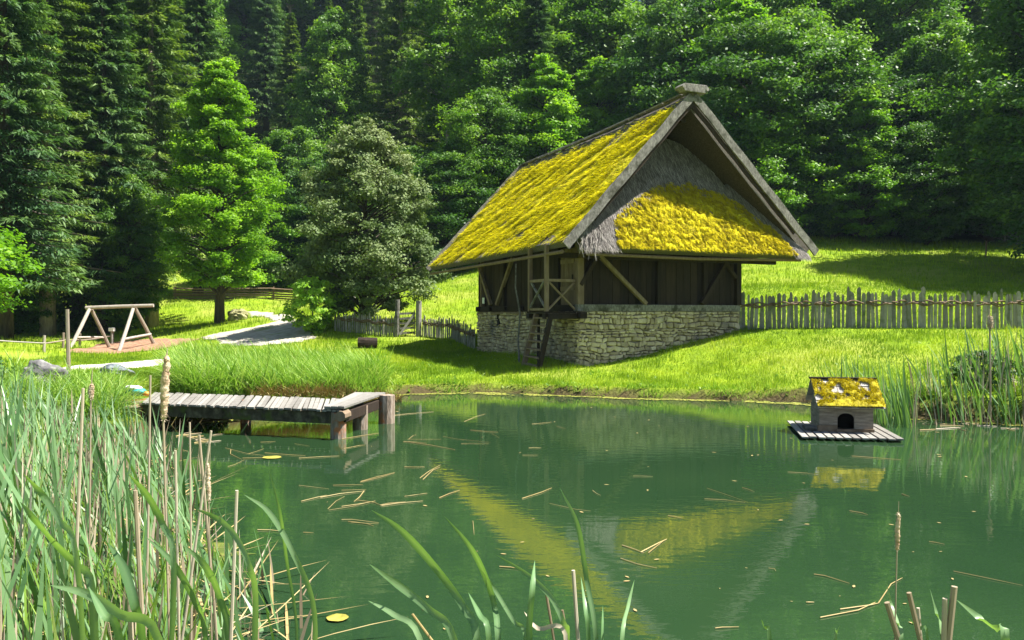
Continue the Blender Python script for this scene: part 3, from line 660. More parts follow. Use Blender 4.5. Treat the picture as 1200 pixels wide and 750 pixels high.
for i in range(12):
    w0 = .2+i*.93; z0 = 8.44-.02*i - .10*math.sin(math.pi*i/12)
    rc.beam((4.02, w0, z0+random.uniform(0,.03)), (4.02, w0+.9, z0-.02), .10, .045, t=random.random()); rc.beam((4.30, w0, z0+random.uniform(-.02,.02)), (4.30, w0+.9, z0-.02), .12, .05, t=random.random())
rc.tube([(4.1,.1,8.46),(4.12,5.5,8.30),(4.12,11.1,8.24)], .05, 6)
B(rc, 'ridge_boards', M['wood_grey'])
rp = MB(); pts = [(3.68,8.56),(3.80,8.43),(4.56,8.43),(4.68,8.56),(4.58,8.68),(3.80,8.66)]
rp.add([(a,-.24,b) for a, b in pts]+[(a,.10,b) for a, b in pts], [tuple(range(6)), tuple(range(11,5,-1))]+[(i,i+6,(i+1)%6+6,(i+1)%6) for i in range(6)], .9)
B(rp, 'ridge_end_board', M['wood_grey'], bevel=.015)
for a in (3.76, 4.6): B(MB().tube([(a,-.26,8.56),(a,.12,8.56)], .055, 8), 'ridge_end_knob', M['wood_pale'])
far = barge((-.06,3.76), (4.10,8.18), .26, w=11.15); far2 = barge((9.0,3.9), (4.22,8.18), .26, w=11.155)

# ladder, leaning poles beside the barn
def world_uw(u, w, z): p = UW(u, w); return Vector((p.x, p.y, z))
zl0 = lz(-.35, 1.7)-.03; zl1 = lz(-.2, .95)-.03
lad = tag(empty('wooden_ladder', world_uw(-.3,1.3,zl0)), 'steep wooden ladder stair leaning up to the barn balcony', 'ladder')
lo = lad.location
p0, p1 = world_uw(-.42,1.72,zl0), world_uw(.0,1.72,2.0); q0, q1 = world_uw(-.34,.92,zl1), world_uw(.06,.92,2.0)
MB().beam(p0, p1, .10, .14, t=.3).build('stringer', M['wood_mid'], lad, off=lo, bevel=.008)
MB().beam(q0, q1, .10, .14, t=.1).build('stringer', M['wood_dark'], lad, off=lo, bevel=.008)
for i in range(7):
    t = (i+.5)/7; MB().beam(p0.lerp(p1, t), q0.lerp(q1, t), .17, .045, t=.8).build('step', M['wood_mid'], lad, off=lo, bevel=.005)
b0 = world_uw(-.15, 2.55, lz(-.15,2.55)-.05)
m = MB().tube([b0, b0+Vector((-.04,0,.7)), b0+Vector((.02,.05,1.5)), b0+Vector((-.12,.1,2.3)), b0+Vector((-.10,.12,3.0))], [.035,.03,.028,.024,.02], 6)
tag(m.build('crooked_pole', M['wood_grey'], None, off=b0), 'thin crooked pole standing against the barn left of the ladder', 'pole').location = b0
b0 = world_uw(.35, 2.3, lz(.35,2.3)-.05)
m = MB().tube([b0, b0+Vector((.02,0,1.5))], [.05,.045], 7)
tag(m.build('short_post', M['wood_dark'], None, off=b0), 'short dark post at the foot of the barn wall behind the ladder', 'post').location = b0

# ---------------------------------------------------------------- picket fences
def picket_fence(name, pts, pitch, hr, label, seed, band=.74, wr=(.06,.125), mat='picket', post_every=None):
    rr = random.Random(seed); pts = [Vector(p) for p in pts]
    o = empty(name, (pts[0].x, pts[0].y, gz(*pts[0]))); tag(o, label, 'fence', 'weathered picket fences')
    seg = [(pts[i+1]-pts[i]).length for i in range(len(pts)-1)]; tot = sum(seg); s = .05; rail = []; cnt = 0
    def at(s):
        k = 0
        while k < len(seg)-1 and s > seg[k]: s -= seg[k]; k += 1
        return pts[k].lerp(pts[k+1], s/seg[k]), (pts[k+1]-pts[k]).normalized()
    while s < tot:
        p, d = at(s); nrm = Vector((d.y, -d.x)); 
        if nrm.y > 0: nrm = -nrm
        w = rr.uniform(*wr); h = rr.uniform(*hr)*(1.12 if rr.random() < .12 else 1); z = gz(p.x, p.y)
        th = .022; a = rr.uniform(-.05,.05); b = rr.uniform(-.05,.05); c = rr.uniform(-.2,.2)
        prof = [(-.5,0),(-.5,h-.07),(rr.uniform(-.25,.1),h),(rr.uniform(.12,.3),h-.01),(.5,h-.08),(.5,0)]
        f = [Vector((p.x + d.x*(x*w+a*q)+nrm.x*(b*q-th), p.y+d.y*(x*w+a*q)+nrm.y*(b*q-th), z-.05+q)) for x, q in prof]
        g = [q - Vector((nrm.x, nrm.y, 0))*th + Vector((d.x, d.y, 0))*c*th for q in f]; n = 6
        mb = MB(); mb.add(f+g, [tuple(range(5,-1,-1)), tuple(range(6,12))]+[(i,(i+1)%n,n+(i+1)%n,n+i) for i in range(n)], rr.random())
        if cnt < 100: mb.build('picket', M[mat], o, off=o.location)
        cnt += 1
        s += w + rr.uniform(.3, 1)*(pitch-.075)*.9 + .010
    for k in range(3):
        t = [];  s = 0; ph = rr.uniform(0, 6); 
        while s <= tot:
            p, d = at(s); nrm = Vector((d.y, -d.x)); nrm = -nrm if nrm.y > 0 else nrm
            off = .045*math.cos(s*16+ph+k*2.1) * 1.0 - (.0)
            t.append(Vector((p.x+nrm.x*off, p.y+nrm.y*off, gz(p.x,p.y)+hr[0]*band+.05*math.sin(s*9+ph+k)+(k-1)*.03))); s += .11
        MB().tube(t, .026, 5, rr.random()*.4).build('woven_rail', M['wood_mid'], o, off=o.location)
    s = .6
    while s < tot:
        p, d = at(s); z = gz(p.x, p.y)
        nrm = Vector((d.y, -d.x)); nrm = -nrm if nrm.y > 0 else nrm; q = p - nrm*.11
        MB().tube([(q.x,q.y,z-.05),(q.x+.02,q.y,z+hr[0]*.95)], .05, 7, .3).build('post', M['picket'], o, off=o.location); s += 1.9
    return o
e = UW(U1+.02, W0+.15)
picket_fence('picket_fence', [(e.x, e.y), (10.2,25.1), (13.2,24.5), (18.4,23.8)], .098, (1.04,1.20), 'long grey picket fence running right from the barn across the lawn', 21)
c1 = onground(557, 409, 28, 34); g1, g0 = onground(490, 394, 30, 38), onground(466, 395, 30, 38); c2 = onground(527, 397, 29, 36)
picket_fence('picket_fence', [(c1[0]-.05, c1[1]), c2, (g1[0]+.14, g1[1])], .12, (.75,1.0), 'low picket fence between the barn corner and the field gate', 22, wr=(.05,.09))
l1 = onground(440, 393, 30, 38); l2 = onground(392, 388, 30, 40)
picket_fence('picket_fence', [(g0[0]-.14, g0[1]), l1, l2], .115, (.75,.95), 'low picket fence left of the gate under the grey green tree', 23, wr=(.05,.09))
gt = tag(empty('field_gate', (g0[0], g0[1], gz(*g0))), 'wooden bar gate between two round posts in the picket fence', 'gate')
def tpost(p, h, r, nm='gate_post', mat='wood_grey', par=None, t=.6):
    z = gz(*p); return MB().tube([(p[0],p[1],z-.1),(p[0],p[1],z+h*.6),(p[0]+.01,p[1],z+h)], [r,r*.97,r*.95], 9, t).build(nm, M[mat], par, off=par.location)
gp0, gp1 = (g0[0]-.02, g0[1]), (g1[0]+.02, g1[1])
tpost(gp0, 1.62, .11, par=gt); tpost(gp1, 1.55, .13, mat='wood_pale', par=gt)
za, zb = gz(*gp0), gz(*gp1)
for k in range(5):
    h = .16+k*.21; MB().beam((gp0[0]+.12, gp0[1]-.04, za+h), (gp1[0]-.14, gp1[1]-.04, zb+h), .03, .09, t=.7).build('bar', M['wood_grey'], gt, off=gt.location)
MB().beam((gp0[0]+.12, gp0[1]-.075, za+.1), (gp1[0]-.16, gp1[1]-.075, zb+1.0), .03, .10, t=.9).build('diagonal_brace', M['wood_pale'], gt, off=gt.location)
MB().beam((gp1[0]-.17, gp1[1]-.07, zb+.06), (gp1[0]-.17, gp1[1]-.07, zb+1.12), .03, .08, t=.4).build('stile', M['wood_grey'], gt, off=gt.location)

def rail_fence(name, px, nr, h, label, mat, lo, hi, step=2.6, sag=.04, th=.09):
    pts = [Vector(onground(a, b, lo, hi)) for a, b in px]
    o = empty(name, (pts[0].x, pts[0].y, gz(*pts[0]))); tag(o, label, 'fence')
    s = []
    for i in range(len(pts)-1):
        n = max(1, round((pts[i+1]-pts[i]).length/step)); s += [pts[i].lerp(pts[i+1], k/n) for k in range(n)]
    s.append(pts[-1])
    for i, p in enumerate(s):
        z = gz(p.x, p.y); MB().tube([(p.x,p.y+.08,z-.1),(p.x+.02,p.y+.08,z+h*1.12)], .055, 6, random.random()).build('post', M[mat], o, off=o.location)
        if i+1 < len(s):
            q = s[i+1]; zq = gz(q.x, q.y)
            for k in range(nr):
                f = (k+.6)/nr*h; a = Vector((p.x-.1, p.y, z+f+random.uniform(-.03,.03))); b = Vector((q.x+.1, q.y, zq+f+random.uniform(-.03,.03))); c = a.lerp(b, .5)-Vector((0,0,sag*random.random()))
                MB().tube([a, c, b], [th/2, th/2*.9, th/2*.8], 5, random.random()).build('rail', M[mat], o, off=o.location)
    return o
rail_fence('rail_fence', [(205,351),(262,351),(320,351),(392,350)], 5, .85, 'brown horizontal rail fence behind the bright maple tree', 'wood_mid', 45, 75, step=3, th=.13)
rail_fence('rail_fence', [(1215,297),(1178,283),(1150,276),(1110,270),(1060,270)], 5, 1.0, 'grey split rail fence climbing the meadow at the forest edge on the right', 'wood_grey', 30, 60, th=.12)
rail_fence('rail_fence', [(945,272),(1000,276),(1050,274)], 4, .9, 'dark rail fence along the shaded forest edge right of the barn roof', 'wood_mid', 30, 62, th=.11)
rail_fence('rail_fence', [(-20,408),(50,413),(92,408),(131,402)], 1, .62, 'single rail fence behind the swing frame on the left', 'swing_wood', 24, 50, step=2.2, th=.07)
p = onground(1155, 302, 25, 50)
tag(MB().tube([(p[0],p[1],gz(*p)-.05),(p[0]+.02,p[1],gz(*p)+.85)], .04, 6).build('field_post', M['wood_mid']), 'lone thin post standing in the meadow below the split rail fence', 'post')

# ---------------------------------------------------------------- swing frame
sw = onground(105, 412, 25, 50); D = 37.5
sf = tag(empty('swing_frame', (sw[0], D, .3)), 'peeled log A-frame swing without seats over a bark bed', 'swing frame')
def PP(px, py, d): return P(px, py, d)
def logp(a, b, r, nm, t): MB().tube([a, a.lerp(b,.5)+Vector((.01,0,.01)), b], [r, r*.97, r*.93], 8, t).build(nm, M['swing_wood'], sf, off=sf.location)
def gfoot(px, d): x = (px-600)/FPX*d; return Vector((x, d, gz(x, d)-.08))
aL, aR = PP(106,362,38.2), PP(157,361,38.2)
fz = aL.z
logp(PP(103,362,38.2)+Vector((-.1,0,.05)), PP(180,358,38.2), .085, 'top_beam', .7)
logp(gfoot(82,37.2), aL+Vector((0,-.08,0)), .085, 'leg', 1.0); logp(gfoot(129,39.2), aL+Vector((0,.10,-.05)), .085, 'leg', .25)
logp(gfoot(139,37.2), aR+Vector((0,-.08,-.02)), .085, 'leg', 1.0); logp(gfoot(181,39.2), aR+Vector((0,.10,0)), .085, 'leg', .3)
a, b = gfoot(139,37.2).lerp(aR, .28), gfoot(181,39.2).lerp(aR, .30); logp(a+Vector((-.1,0,0)), b+Vector((.12,0,0)), .06, 'cross_beam', .8)
a, b = gfoot(82,37.2).lerp(aL, .28), gfoot(129,39.2).lerp(aL, .30); logp(a, b, .05, 'cross_beam', .8)
x, y = onground(131, 403, 30, 50); z = gz(x, y)
bx = tag(empty('box_post', (x, y, z)), 'short post carrying a small white box between the swing legs', 'post box')
MB().tube([(x,y,z-.05),(x,y,z+.62)], .055, 8, .9).build('post', M['wood_pale'], bx, off=bx.location)
MB().box(x-.13,y-.1,z+.62,x+.13,y+.1,z+.80).build('box', M['white'], bx, off=bx.location, bevel=.015)
x, y = onground(80.5, 437, 18, 35); z = gz(x, y)
tag(MB().tube([(x,y,z-.05),(x-.02,y,z+.8),(x-.03,y,z+1.42)], [.045,.042,.04], 7, .3).build('fence_stake', M['swing_wood']), 'tall reddish stake standing by the pale path in front of the swing', 'stake')

# ---------------------------------------------------------------- rocks, log, small things
def rock(name, loc, size, mat, label, cat='rock', seed=0, rot=0, sq=1.0):
    me = bpy.data.meshes.new(name); import bmesh
    bm = bmesh.new(); bmesh.ops.create_icosphere(bm, subdivisions=5, radius=1)
    for v in bm.verts:
        c = v.co.copy(); n = 0
        for k, f in enumerate((1.1, 2.3, 5, 11)): n += (float(vn(c.x*f+seed, c.y*f+c.z*f*1.3, seed+k))-.5)/(1.1**k*(k+1))
        c *= 1 + n*.55
        if sq > 1: c = Vector([math.copysign(abs(q)**(1/sq), q) for q in c])
        v.co = Vector((c.x*size[0], c.y*size[1], c.z*size[2]))
    bm.to_mesh(me); bm.free()
    for p_ in me.polygons: p_.use_smooth = True
    o = link(name, me, mat); o.location = loc; o.rotation_euler = (0,0,rot); return tag(o, label, cat)
x, y = -8.9, 15.3; rock('boulder', (x, y, gz(x,y)+.2), (.42,.4,.42), M['rock'], 'large pale grey boulder among the reeds at the left edge', seed=3)
x, y = onground(132, 440, 18, 30); rock('boulder', (x, y, gz(x,y)+.05), (.36,.25,.17), M['rock_dark'], 'low dark blue grey rock beside the pale path', seed=6)
x, y = onground(279, 375, 35, 60); rock('boulder', (x, y, gz(x,y)+.2), (.55,.5,.45), M['hay'], 'mossy straw-coloured rock next to the maple trunk by the track', seed=9)
x, y = onground(431, 408, 24, 36); z = gz(x, y)
lg = MB().tube([(x-.38,y,z+.2),(x-.1,y+.02,z+.2),(x+.36,y+.1,z+.19)], [.22,.225,.21], 14, .5, jit=.05)
tag(lg.build('log_seat', M['wood_dark']), 'short dark log lying on the lawn in front of the gate', 'log')
x, y = onground(404, 366, 35, 60); z = gz(x, y)
tr = tag(empty('wooden_trough', (x, y, z)), 'small dark wooden box with pale plank top behind the young bush', 'trough')
MB().box(x-.1,y-.3,z,x+.45,y+.4,z+.75,.5).build('box', M['wood_dark'], tr, off=tr.location)
MB().box(x-1.0,y-.35,z+.752,x+.5,y+.45,z+.84,.9).build('plank_top', M['wood_pale'], tr, off=tr.location)

# ---------------------------------------------------------------- jetty
JZ = .47
jt = tag(empty('wooden_jetty', (-2.9, 13.4, 0)), 'low plank jetty on round wooden piles reaching into the pond', 'jetty')
nL, nR, rL, rR = Vector((-6.40,14.0)), Vector((-2.73,12.9)), Vector((-7.0,15.9)), Vector((-3.02,14.6))
def jb(mb, nm, mat, **k): return mb.build(nm, M[mat], jt, off=jt.location, **k)
N_ = 44
for i in range(N_):
    a, b = i/N_+.0016, (i+1)/N_-.0022
    e0, e1 = random.uniform(-.035,.03), random.uniform(-.04,.04); zz = random.uniform(-.008,.008)
    dn = (nR-nL).normalized(); pr = Vector((-dn.y, dn.x))
    q = [nL.lerp(nR,a)-pr*e0*.7, nL.lerp(nR,b)-pr*e0, rL.lerp(rR,b)+pr*e1, rL.lerp(rR,a)+pr*e1]
    mb = MB(); mb.add([(p.x,p.y,JZ-.035+zz) for p in q]+[(p.x,p.y,JZ+zz) for p in q], [(3,2,1,0),(4,5,6,7),(0,1,5,4),(1,2,6,5),(2,3,7,6),(3,0,4,7)], random.random())
    jb(mb, 'deck_plank', 'wood_pale', bevel=.004)
e0 = [Vector((-2.70,12.90)), Vector((-2.38,14.75)), Vector((-2.70,15.3)), Vector((-3.0,14.62))]
for i in range(3):
    a, b = i/3+.01, (i+1)/3-.012
    n0, n1 = Vector((-3.02,13.0)).lerp(Vector((-2.66,12.86)), a), Vector((-3.02,13.0)).lerp(Vector((-2.66,12.86)), b)
    f0, f1 = Vector((-2.98,15.35)).lerp(Vector((-2.36,15.15)), a), Vector((-2.98,15.35)).lerp(Vector((-2.36,15.15)), b)
    mb = MB(); q = [n0, n1, f1, f0]; z0 = JZ+.012+.006*i
    mb.add([(p.x,p.y,z0) for p in q]+[(p.x,p.y,z0+.04) for p in q], [(3,2,1,0),(4,5,6,7),(0,1,5,4),(1,2,6,5),(2,3,7,6),(3,0,4,7)], random.random()); jb(mb, 'end_plank', 'wood_pale', bevel=.004)
jb(MB().beam((-6.5,14.16,JZ-.14),(-2.75,13.03,JZ-.14),.12,.19,t=.3), 'stringer', 'pile_dark', bevel=.01)
jb(MB().beam((-6.9,15.6,JZ-.14),(-3.0,14.4,JZ-.14),.12,.19,t=.3), 'stringer', 'wood_dark', bevel=.01)
jb(MB().beam((-2.72,12.98,JZ-.12),(-2.42,15.1,JZ-.12),.12,.17,t=.5), 'stringer', 'wood_dark', bevel=.01)
jb(MB().tube([(-2.72,12.82,JZ-.09),(-2.68,13.12,JZ-.09)], .085, 9, .9), 'beam_end', 'wood_mid')
for (x, y, r, top) in ((-2.80,13.05,.125,JZ-.05),(-2.62,14.05,.115,JZ-.05),(-2.30,14.85,.15,JZ+.05),(-2.85,15.0,.10,JZ-.05),(-4.9,14.9,.1,JZ-.05)):
    jb(MB().tube([(x,y,-.7),(x,y,.0),(x+.01,y,top)], [r,r,r*.96], 12, .7, jit=.03), 'pile', 'pile', bevel=.006)
jb(MB().box(-6.72,14.0,-.5,-6.42,14.4,.40,.5).box(-7.1,14.5,-.5,-6.75,15.2,.42,.2), 'abutment_block', 'pile', bevel=.02)
x, y = -6.98, 15.05
bd = tag(empty('painted_bundle', (x, y, JZ)), 'small teal and white rounded bundle with orange end at the landward end of the jetty', 'bundle')
def blob(nm, c, s, mat):
    import bmesh
    bm = bmesh.new(); bmesh.ops.create_icosphere(bm, subdivisions=3, radius=1); me = bpy.data.meshes.new(nm)
    for v in bm.verts:
        n = 1+(float(vn(v.co.x*2+3, v.co.y*2+v.co.z*2, 5))-.5)*.3; v.co = Vector((v.co.x*s[0]*n, v.co.y*s[1]*n, v.co.z*s[2]*n))
    bm.to_mesh(me); bm.free(); o = link(nm, me, M[mat], bd); o.location = c
    for p_ in me.polygons: p_.use_smooth = True
blob('lower_bundle', (0,0,.085), (.20,.12,.085), 'teal'); blob('upper_bundle', (-.05,-.0,.15), (.17,.11,.06), 'white'); blob('orange_end', (.20,-.02,.05), (.06,.06,.05), 'orange')

# ---------------------------------------------------------------- floating duck house
dh = tag(empty('duck_house', (5.5, 13.6, 0)), 'small wooden duck house with mossy shingle roof floating on a plank raft', 'duck house')
def db(mb, nm, mat, **k): return mb.build(nm, M[mat], dh, off=(5.5,13.6,0), **k)
fl_, fr_, rl_, rr_ = Vector((4.58,12.84)), Vector((6.10,12.54)), Vector((5.0,14.75)), Vector((6.45,14.35))
raft = empty('raft', (0,0,0)); raft.parent = dh
for i in range(12):
    a, b = i/12+.008, (i+1)/12-.010; j = random.uniform(-.03,.03)
    q = [fl_.lerp(fr_,a)+Vector((0,j)), fl_.lerp(fr_,b)+Vector((0,j)), rl_.lerp(rr_,b), rl_.lerp(rr_,a)]
    mb = MB(); mb.add([(p.x,p.y,.035) for p in q]+[(p.x,p.y,.06+.004*(i%2)) for p in q], [(3,2,1,0),(4,5,6,7),(0,1,5,4),(1,2,6,5),(2,3,7,6),(3,0,4,7)], random.random())
    mb.build('raft_plank', M['wood_pale'], raft, off=(5.5,13.6,0), bevel=.003)
f = MB().beam((4.72,13.1,-.01),(6.15,12.82,-.01),.1,.085).beam((5.0,14.5,-.01),(6.35,14.12,-.01),.1,.085)
f.build('float_beam', M['wood_dark'], raft, off=(5.5,13.6,0))
# house axes: front runs slightly back to the right
hO = Vector((5.09,13.42)); ha = (Vector((5.92,13.26))-hO).normalized(); hb = Vector((-ha.y, ha.x)); HW, HD, HZ0, HZ1 = .84, .80, .065, .42
def hp_(a, b, z): p = hO+ha*a+hb*b; return (p.x, p.y, z)
def hbox(mb, a0, b0, z0, a1, b1, z1, t=.5):
    return mb.add([hp_(a0,b0,z0),hp_(a1,b0,z0),hp_(a1,b1,z0),hp_(a0,b1,z0),hp_(a0,b0,z1),hp_(a1,b0,z1),hp_(a1,b1,z1),hp_(a0,b1,z1)],
        [(0,3,2,1),(4,5,6,7),(0,1,5,4),(1,2,6,5),(2,3,7,6),(3,0,4,7)], t)
# front wall with arched opening
d0, d1 = .285, .545; dc = (d0+d1)/2; dr_ = (d1-d0)/2; za_ = .27
arch = [(d0,HZ0)]+[(dc-dr_*math.cos(math.pi*k/10), za_+dr_*.75*math.sin(math.pi*k/10)) for k in range(11)]+[(d1,HZ0)]
vs = [hp_(a,0,z) for a, z in arch]; top = [hp_(a,0,HZ1+.08) for a, z in arch]; n = len(arch)
mb = MB(); fs = [(i, i+1, n+i+1, n+i) for i in range(n-1)]; mb.add(vs+top, fs); 
mb.add([hp_(0,0,HZ0),hp_(d0,0,HZ0),hp_(d0,0,HZ1+.08),hp_(0,0,HZ1+.08)], [(0,1,2,3)], .3); mb.add([hp_(d1,0,HZ0),hp_(HW,0,HZ0),hp_(HW,0,HZ1+.08),hp_(d1,0,HZ1+.08)], [(0,1,2,3)], .6)
M['duck_wood'] = surf('duck_house_boards', [(.12,.095,.07),(.25,.21,.165),(.38,.33,.27)], 4, (1,1,7), rough=.85, bump=.012, bscale=6)
wo = mb.build('front_wall', M['duck_wood'], dh, off=(5.5,13.6,0)); so = wo.modifiers.new('thick','SOLIDIFY'); so.thickness = .025; so.offset = 0
mb = MB(); hbox(mb,0,.03,HZ0,.025,HD,HZ1+.05,.2); hbox(mb,HW-.025,.03,HZ0,HW,HD,HZ1+.05,.2); hbox(mb,.03,HD-.025,HZ0,HW-.03,HD,HZ1+.05,.2)
gb = [hp_(.012,.0,HZ1+.04),hp_(.012,HD,HZ1+.04),hp_(.012,HD/2,.84)]; mb.add(gb, [(0,1,2)]); gb = [hp_(HW-.012,.0,HZ1+.04),hp_(HW-.012,HD,HZ1+.04),hp_(HW-.012,HD/2,.84)]; mb.add(gb, [(2,1,0)])
db(mb, 'side_walls', 'duck_wood'); mb = MB(); hbox(mb,.03,.45,HZ0,HW-.03,.48,.8); db(mb, 'inner_partition', 'black')
mb = MB(); hbox(mb,-.03,-.045,HZ0,.28,-.015,HZ0+.10,.8); hbox(mb,.55,-.045,HZ0,HW+.01,-.015,HZ0+.05,.5); hbox(mb,.26,-.075,HZ0,.57,-.015,HZ0+.045,.7); db(mb, 'door_sill', 'wood_mid')
mb = MB(); hbox(mb,-.22,.0,HZ0+.01,-.03,.3,HZ0+.06,.8); db(mb, 'loose_board', 'wood_grey')
def rslope(s, t, sgn):  # s 0 eave -> 1 ridge
    b = (HD/2) + sgn*(.58)*(1-s); z = .47 + (.90-.47)*s; a = -.08 + t*(HW+.20) + (1-s)*.02
    return Vector(hp_(a, b, z))
mb = MB()
for r_ in range(4):
    for k in range(8):
        s0, s1 = r_/4-.02, (r_+1)/4+.03; t0, t1 = k/8+.004, (k+1)/8-.004; l = .022
        for sgn in (-1, 1):
            nrm = Vector((hb.x*sgn*.6, hb.y*sgn*.6, .8)).normalized()
            q = [rslope(s0,t0,sgn)+nrm*l, rslope(s0,t1,sgn)+nrm*l, rslope(s1,t1,sgn)+nrm*.004, rslope(s1,t0,sgn)+nrm*.004]; b_ = [x_-nrm*.014 for x_ in q]
            fs = [(0,1,2,3),(7,6,5,4),(0,4,5,1),(1,5,6,2),(2,6,7,3),(3,7,4,0)]
            mb.add(q+b_, fs if sgn < 0 else [tuple(reversed(f_)) for f_ in fs], random.random())
rf = db(mb, 'shingle_roof', 'shingle')
mb = MB(); mb.beam(rslope(1,-.01,-1)+Vector((0,0,.012)), rslope(1,1.01,-1)+Vector((0,0,.012)), .13, .03, t=.1); db(mb, 'ridge_board', 'wood_dark')
def dkeep(s, t):
    n = float(fbm(t*5+3, s*4+1, 133)); return (n + .30*(1-s)**1.5 - .50 - .25*max(0,t-.85) - .12*(t<.12)) if s > .05 else .2
vs = []; ok = []
for j in range(41):
    for i in range(71):
        s, t = j/40*.98-.03, i/70; p_ = rslope(s, t, -1); k = dkeep(s, t); h = .028 + max(0, min(.035, k*.2)) * (.4+1.2*float(fbm(t*18, s*10, 7)))
        vs.append(p_+Vector((-hb.x*.6,-hb.y*.6,.8))*h); ok.append(k > 0)
fs = [q for j in range(40) for i in range(70) for q in [(j*71+i, j*71+i+1, (j+1)*71+i+1, (j+1)*71+i)] if all(ok[k] for k in q)]
mb = MB(); mb.add(vs, fs); o = mb.build('roof_moss', surf('brown_moss', [(.10,.08,.012),(.32,.27,.014),(.52,.45,.02)], 9, rough=1, bump=.02, bscale=40), rf, off=(5.5,13.6,0), smooth=True)
Vs = []; Ts = []
for _ in range(9000):
    s, t = random.random()*.98-.02, random.random()
    if dkeep(s, t) < 0: continue
    b_ = rslope(s,t,-1)+Vector((-hb.x*.6,-hb.y*.6,.8))*.045; d = Vector((random.gauss(0,.5)-hb.x*.5, random.gauss(0,.3)-hb.y*.5, .25+random.gauss(0,.4))).normalized(); sd_ = Vector((random.uniform(-1,1),random.uniform(-.5,.5),0)).normalized()*.008
    tt_ = random.random(); Vs += [b_-sd_, b_+sd_, b_+d*random.uniform(.02,.05)]; Ts += [tt_]*3
V = np.array([tuple(v) for v in Vs])-np.array((5.5,13.6,0)); link('moss_tufts', npmesh('moss_tufts', V, np.arange(len(V)).reshape(-1,3), np.array(Ts)), M['moss_hip'], o)

# ---------------------------------------------------------------- trees
def tubes_np(mb): return mb
def leaf_cloud(cent, rad, nper, size, up=.6, flat=.55, shell=.45, seed=0, cen=None, asp=.62, ts=None):
    """diamond leaves in flattened clumps. cent (k,3), rad (k,)"""
    r = np.random.default_rng(seed); k = len(cent); idx = np.repeat(np.arange(k), nper); n = len(idx)
    d = r.normal(size=(n,3)); d /= np.linalg.norm(d, axis=1)[:,None]; q = r.uniform(shell, 1, n)**.7
    ns = 7; sdir = r.normal(size=(k,ns,3)); sdir /= np.linalg.norm(sdir, axis=2)[:,:,None]; sub = r.integers(0, ns, n)
    off = sdir[idx,sub]*(r.uniform(.45,1.05,(k,ns))[idx,sub]*rad[idx])[:,None] + r.normal(size=(n,3))*(rad[idx]*.30)[:,None]; off[:,2] *= flat; p = cent[idx] + off
    d = off/np.maximum(1e-6, np.linalg.norm(off, axis=1))[:,None]
    nr = d*(1-up) + np.array([0,0,up]) + r.normal(size=(n,3))*.38; nr /= np.linalg.norm(nr, axis=1)[:,None]
    a = np.cross(nr, r.normal(size=(n,3))); a /= np.linalg.norm(a, axis=1)[:,None]; b = np.cross(nr, a)
    s = size*r.uniform(.6, 1.3, n)[:,None]
    V = np.stack([p-a*s*.5, p+b*s*asp*.5, p+a*s*.5, p-b*s*asp*.5], 1).reshape(-1,3)
    ct = r.uniform(0, 1, k) if ts is None else ts
    T = np.repeat(np.clip(ct[idx]*.65 + r.uniform(0, .35, n), 0, 1), 4)
    return V, np.arange(4*n).reshape(n,4), T
def finish(name, root, mats, crown, trunk_mb):
    V, F, T = crown
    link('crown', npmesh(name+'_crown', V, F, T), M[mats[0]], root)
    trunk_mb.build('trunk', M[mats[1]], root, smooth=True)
def deciduous(name, H, Rr, z0, nclump, nper, leaf, mats, seed, prof='round', crad=.16, up=.6, trunk_r=None, lean=0, tsfn=None, flat=.5):
    r = np.random.default_rng(seed); rt = empty(name, (0,0,0)); mb = MB(); tr = trunk_r or H*.016
    f = {'round': lambda t: math.sqrt(max(0, 1-(2*t-1)**2))*.92+.08, 'cone': lambda t: min(1, t*4+.35)*(1-t)**.75*1.05+.04, 'egg': lambda t: min(1, .55+t*2)*(1-max(0,t-.3)/.7)**.6+.05}[prof]
    axis = [Vector((lean*k/6 + r.normal(0,.02)*H*.15*(k>0), r.normal(0,.02)*H*.15*(k>0), H*.93*k/6)) for k in range(7)]
    axis[0] = Vector((0,0,-.25))
    mb.tube(axis, [tr*(1.25 if k == 0 else 1-.14*k) for k in range(7)], 8, .5)
    def ax(z): k = min(5, max(0, int(z/(H*.93)*6))); return axis[k].lerp(axis[k+1], min(1, z/(H*.93)*6-k))
    cs, rs, ts = [], [], []
    lob = r.uniform(.72, 1.12, (7, 9))
    for i in range(nclump):
        t = (i+.5)/nclump; t = t**.95; z = z0+(H-z0)*t; az = i*2.399+r.normal(0,.3)
        rmax = Rr*f(t)*lob[int(t*6.99), int((az%6.283)/6.283*8.99)]; q = r.uniform(.30, 1)**.55; rad = rmax*q
        c = Vector((math.cos(az)*rad, math.sin(az)*rad, z + r.normal(0,.02)*H)); a0 = ax(min(H*.92, max(z0*.6, z - rad*.45)))
        c.x += a0.x; c.y += a0.y
        crr = Rr*crad*r.uniform(.7, 1.5)*(.6+.55*f(t)); cs.append(tuple(c)); rs.append(crr); ts.append(r.uniform(0,1) if tsfn is None else tsfn(t, q, r))
        if i % 2 == 0 or q > .8:
            m = a0.lerp(c, .5)+Vector((0,0,rad*.10)); mb.tube([a0, m, c], [tr*.32*(1-t*.6), tr*.18*(1-t*.5), tr*.06], 4, .4, cap=False)
    crown = leaf_cloud(np.array(cs), np.array(rs), nper, leaf, up, flat, seed=seed+1, ts=np.array(ts))
    finish(name, rt, mats, crown, mb); return rt
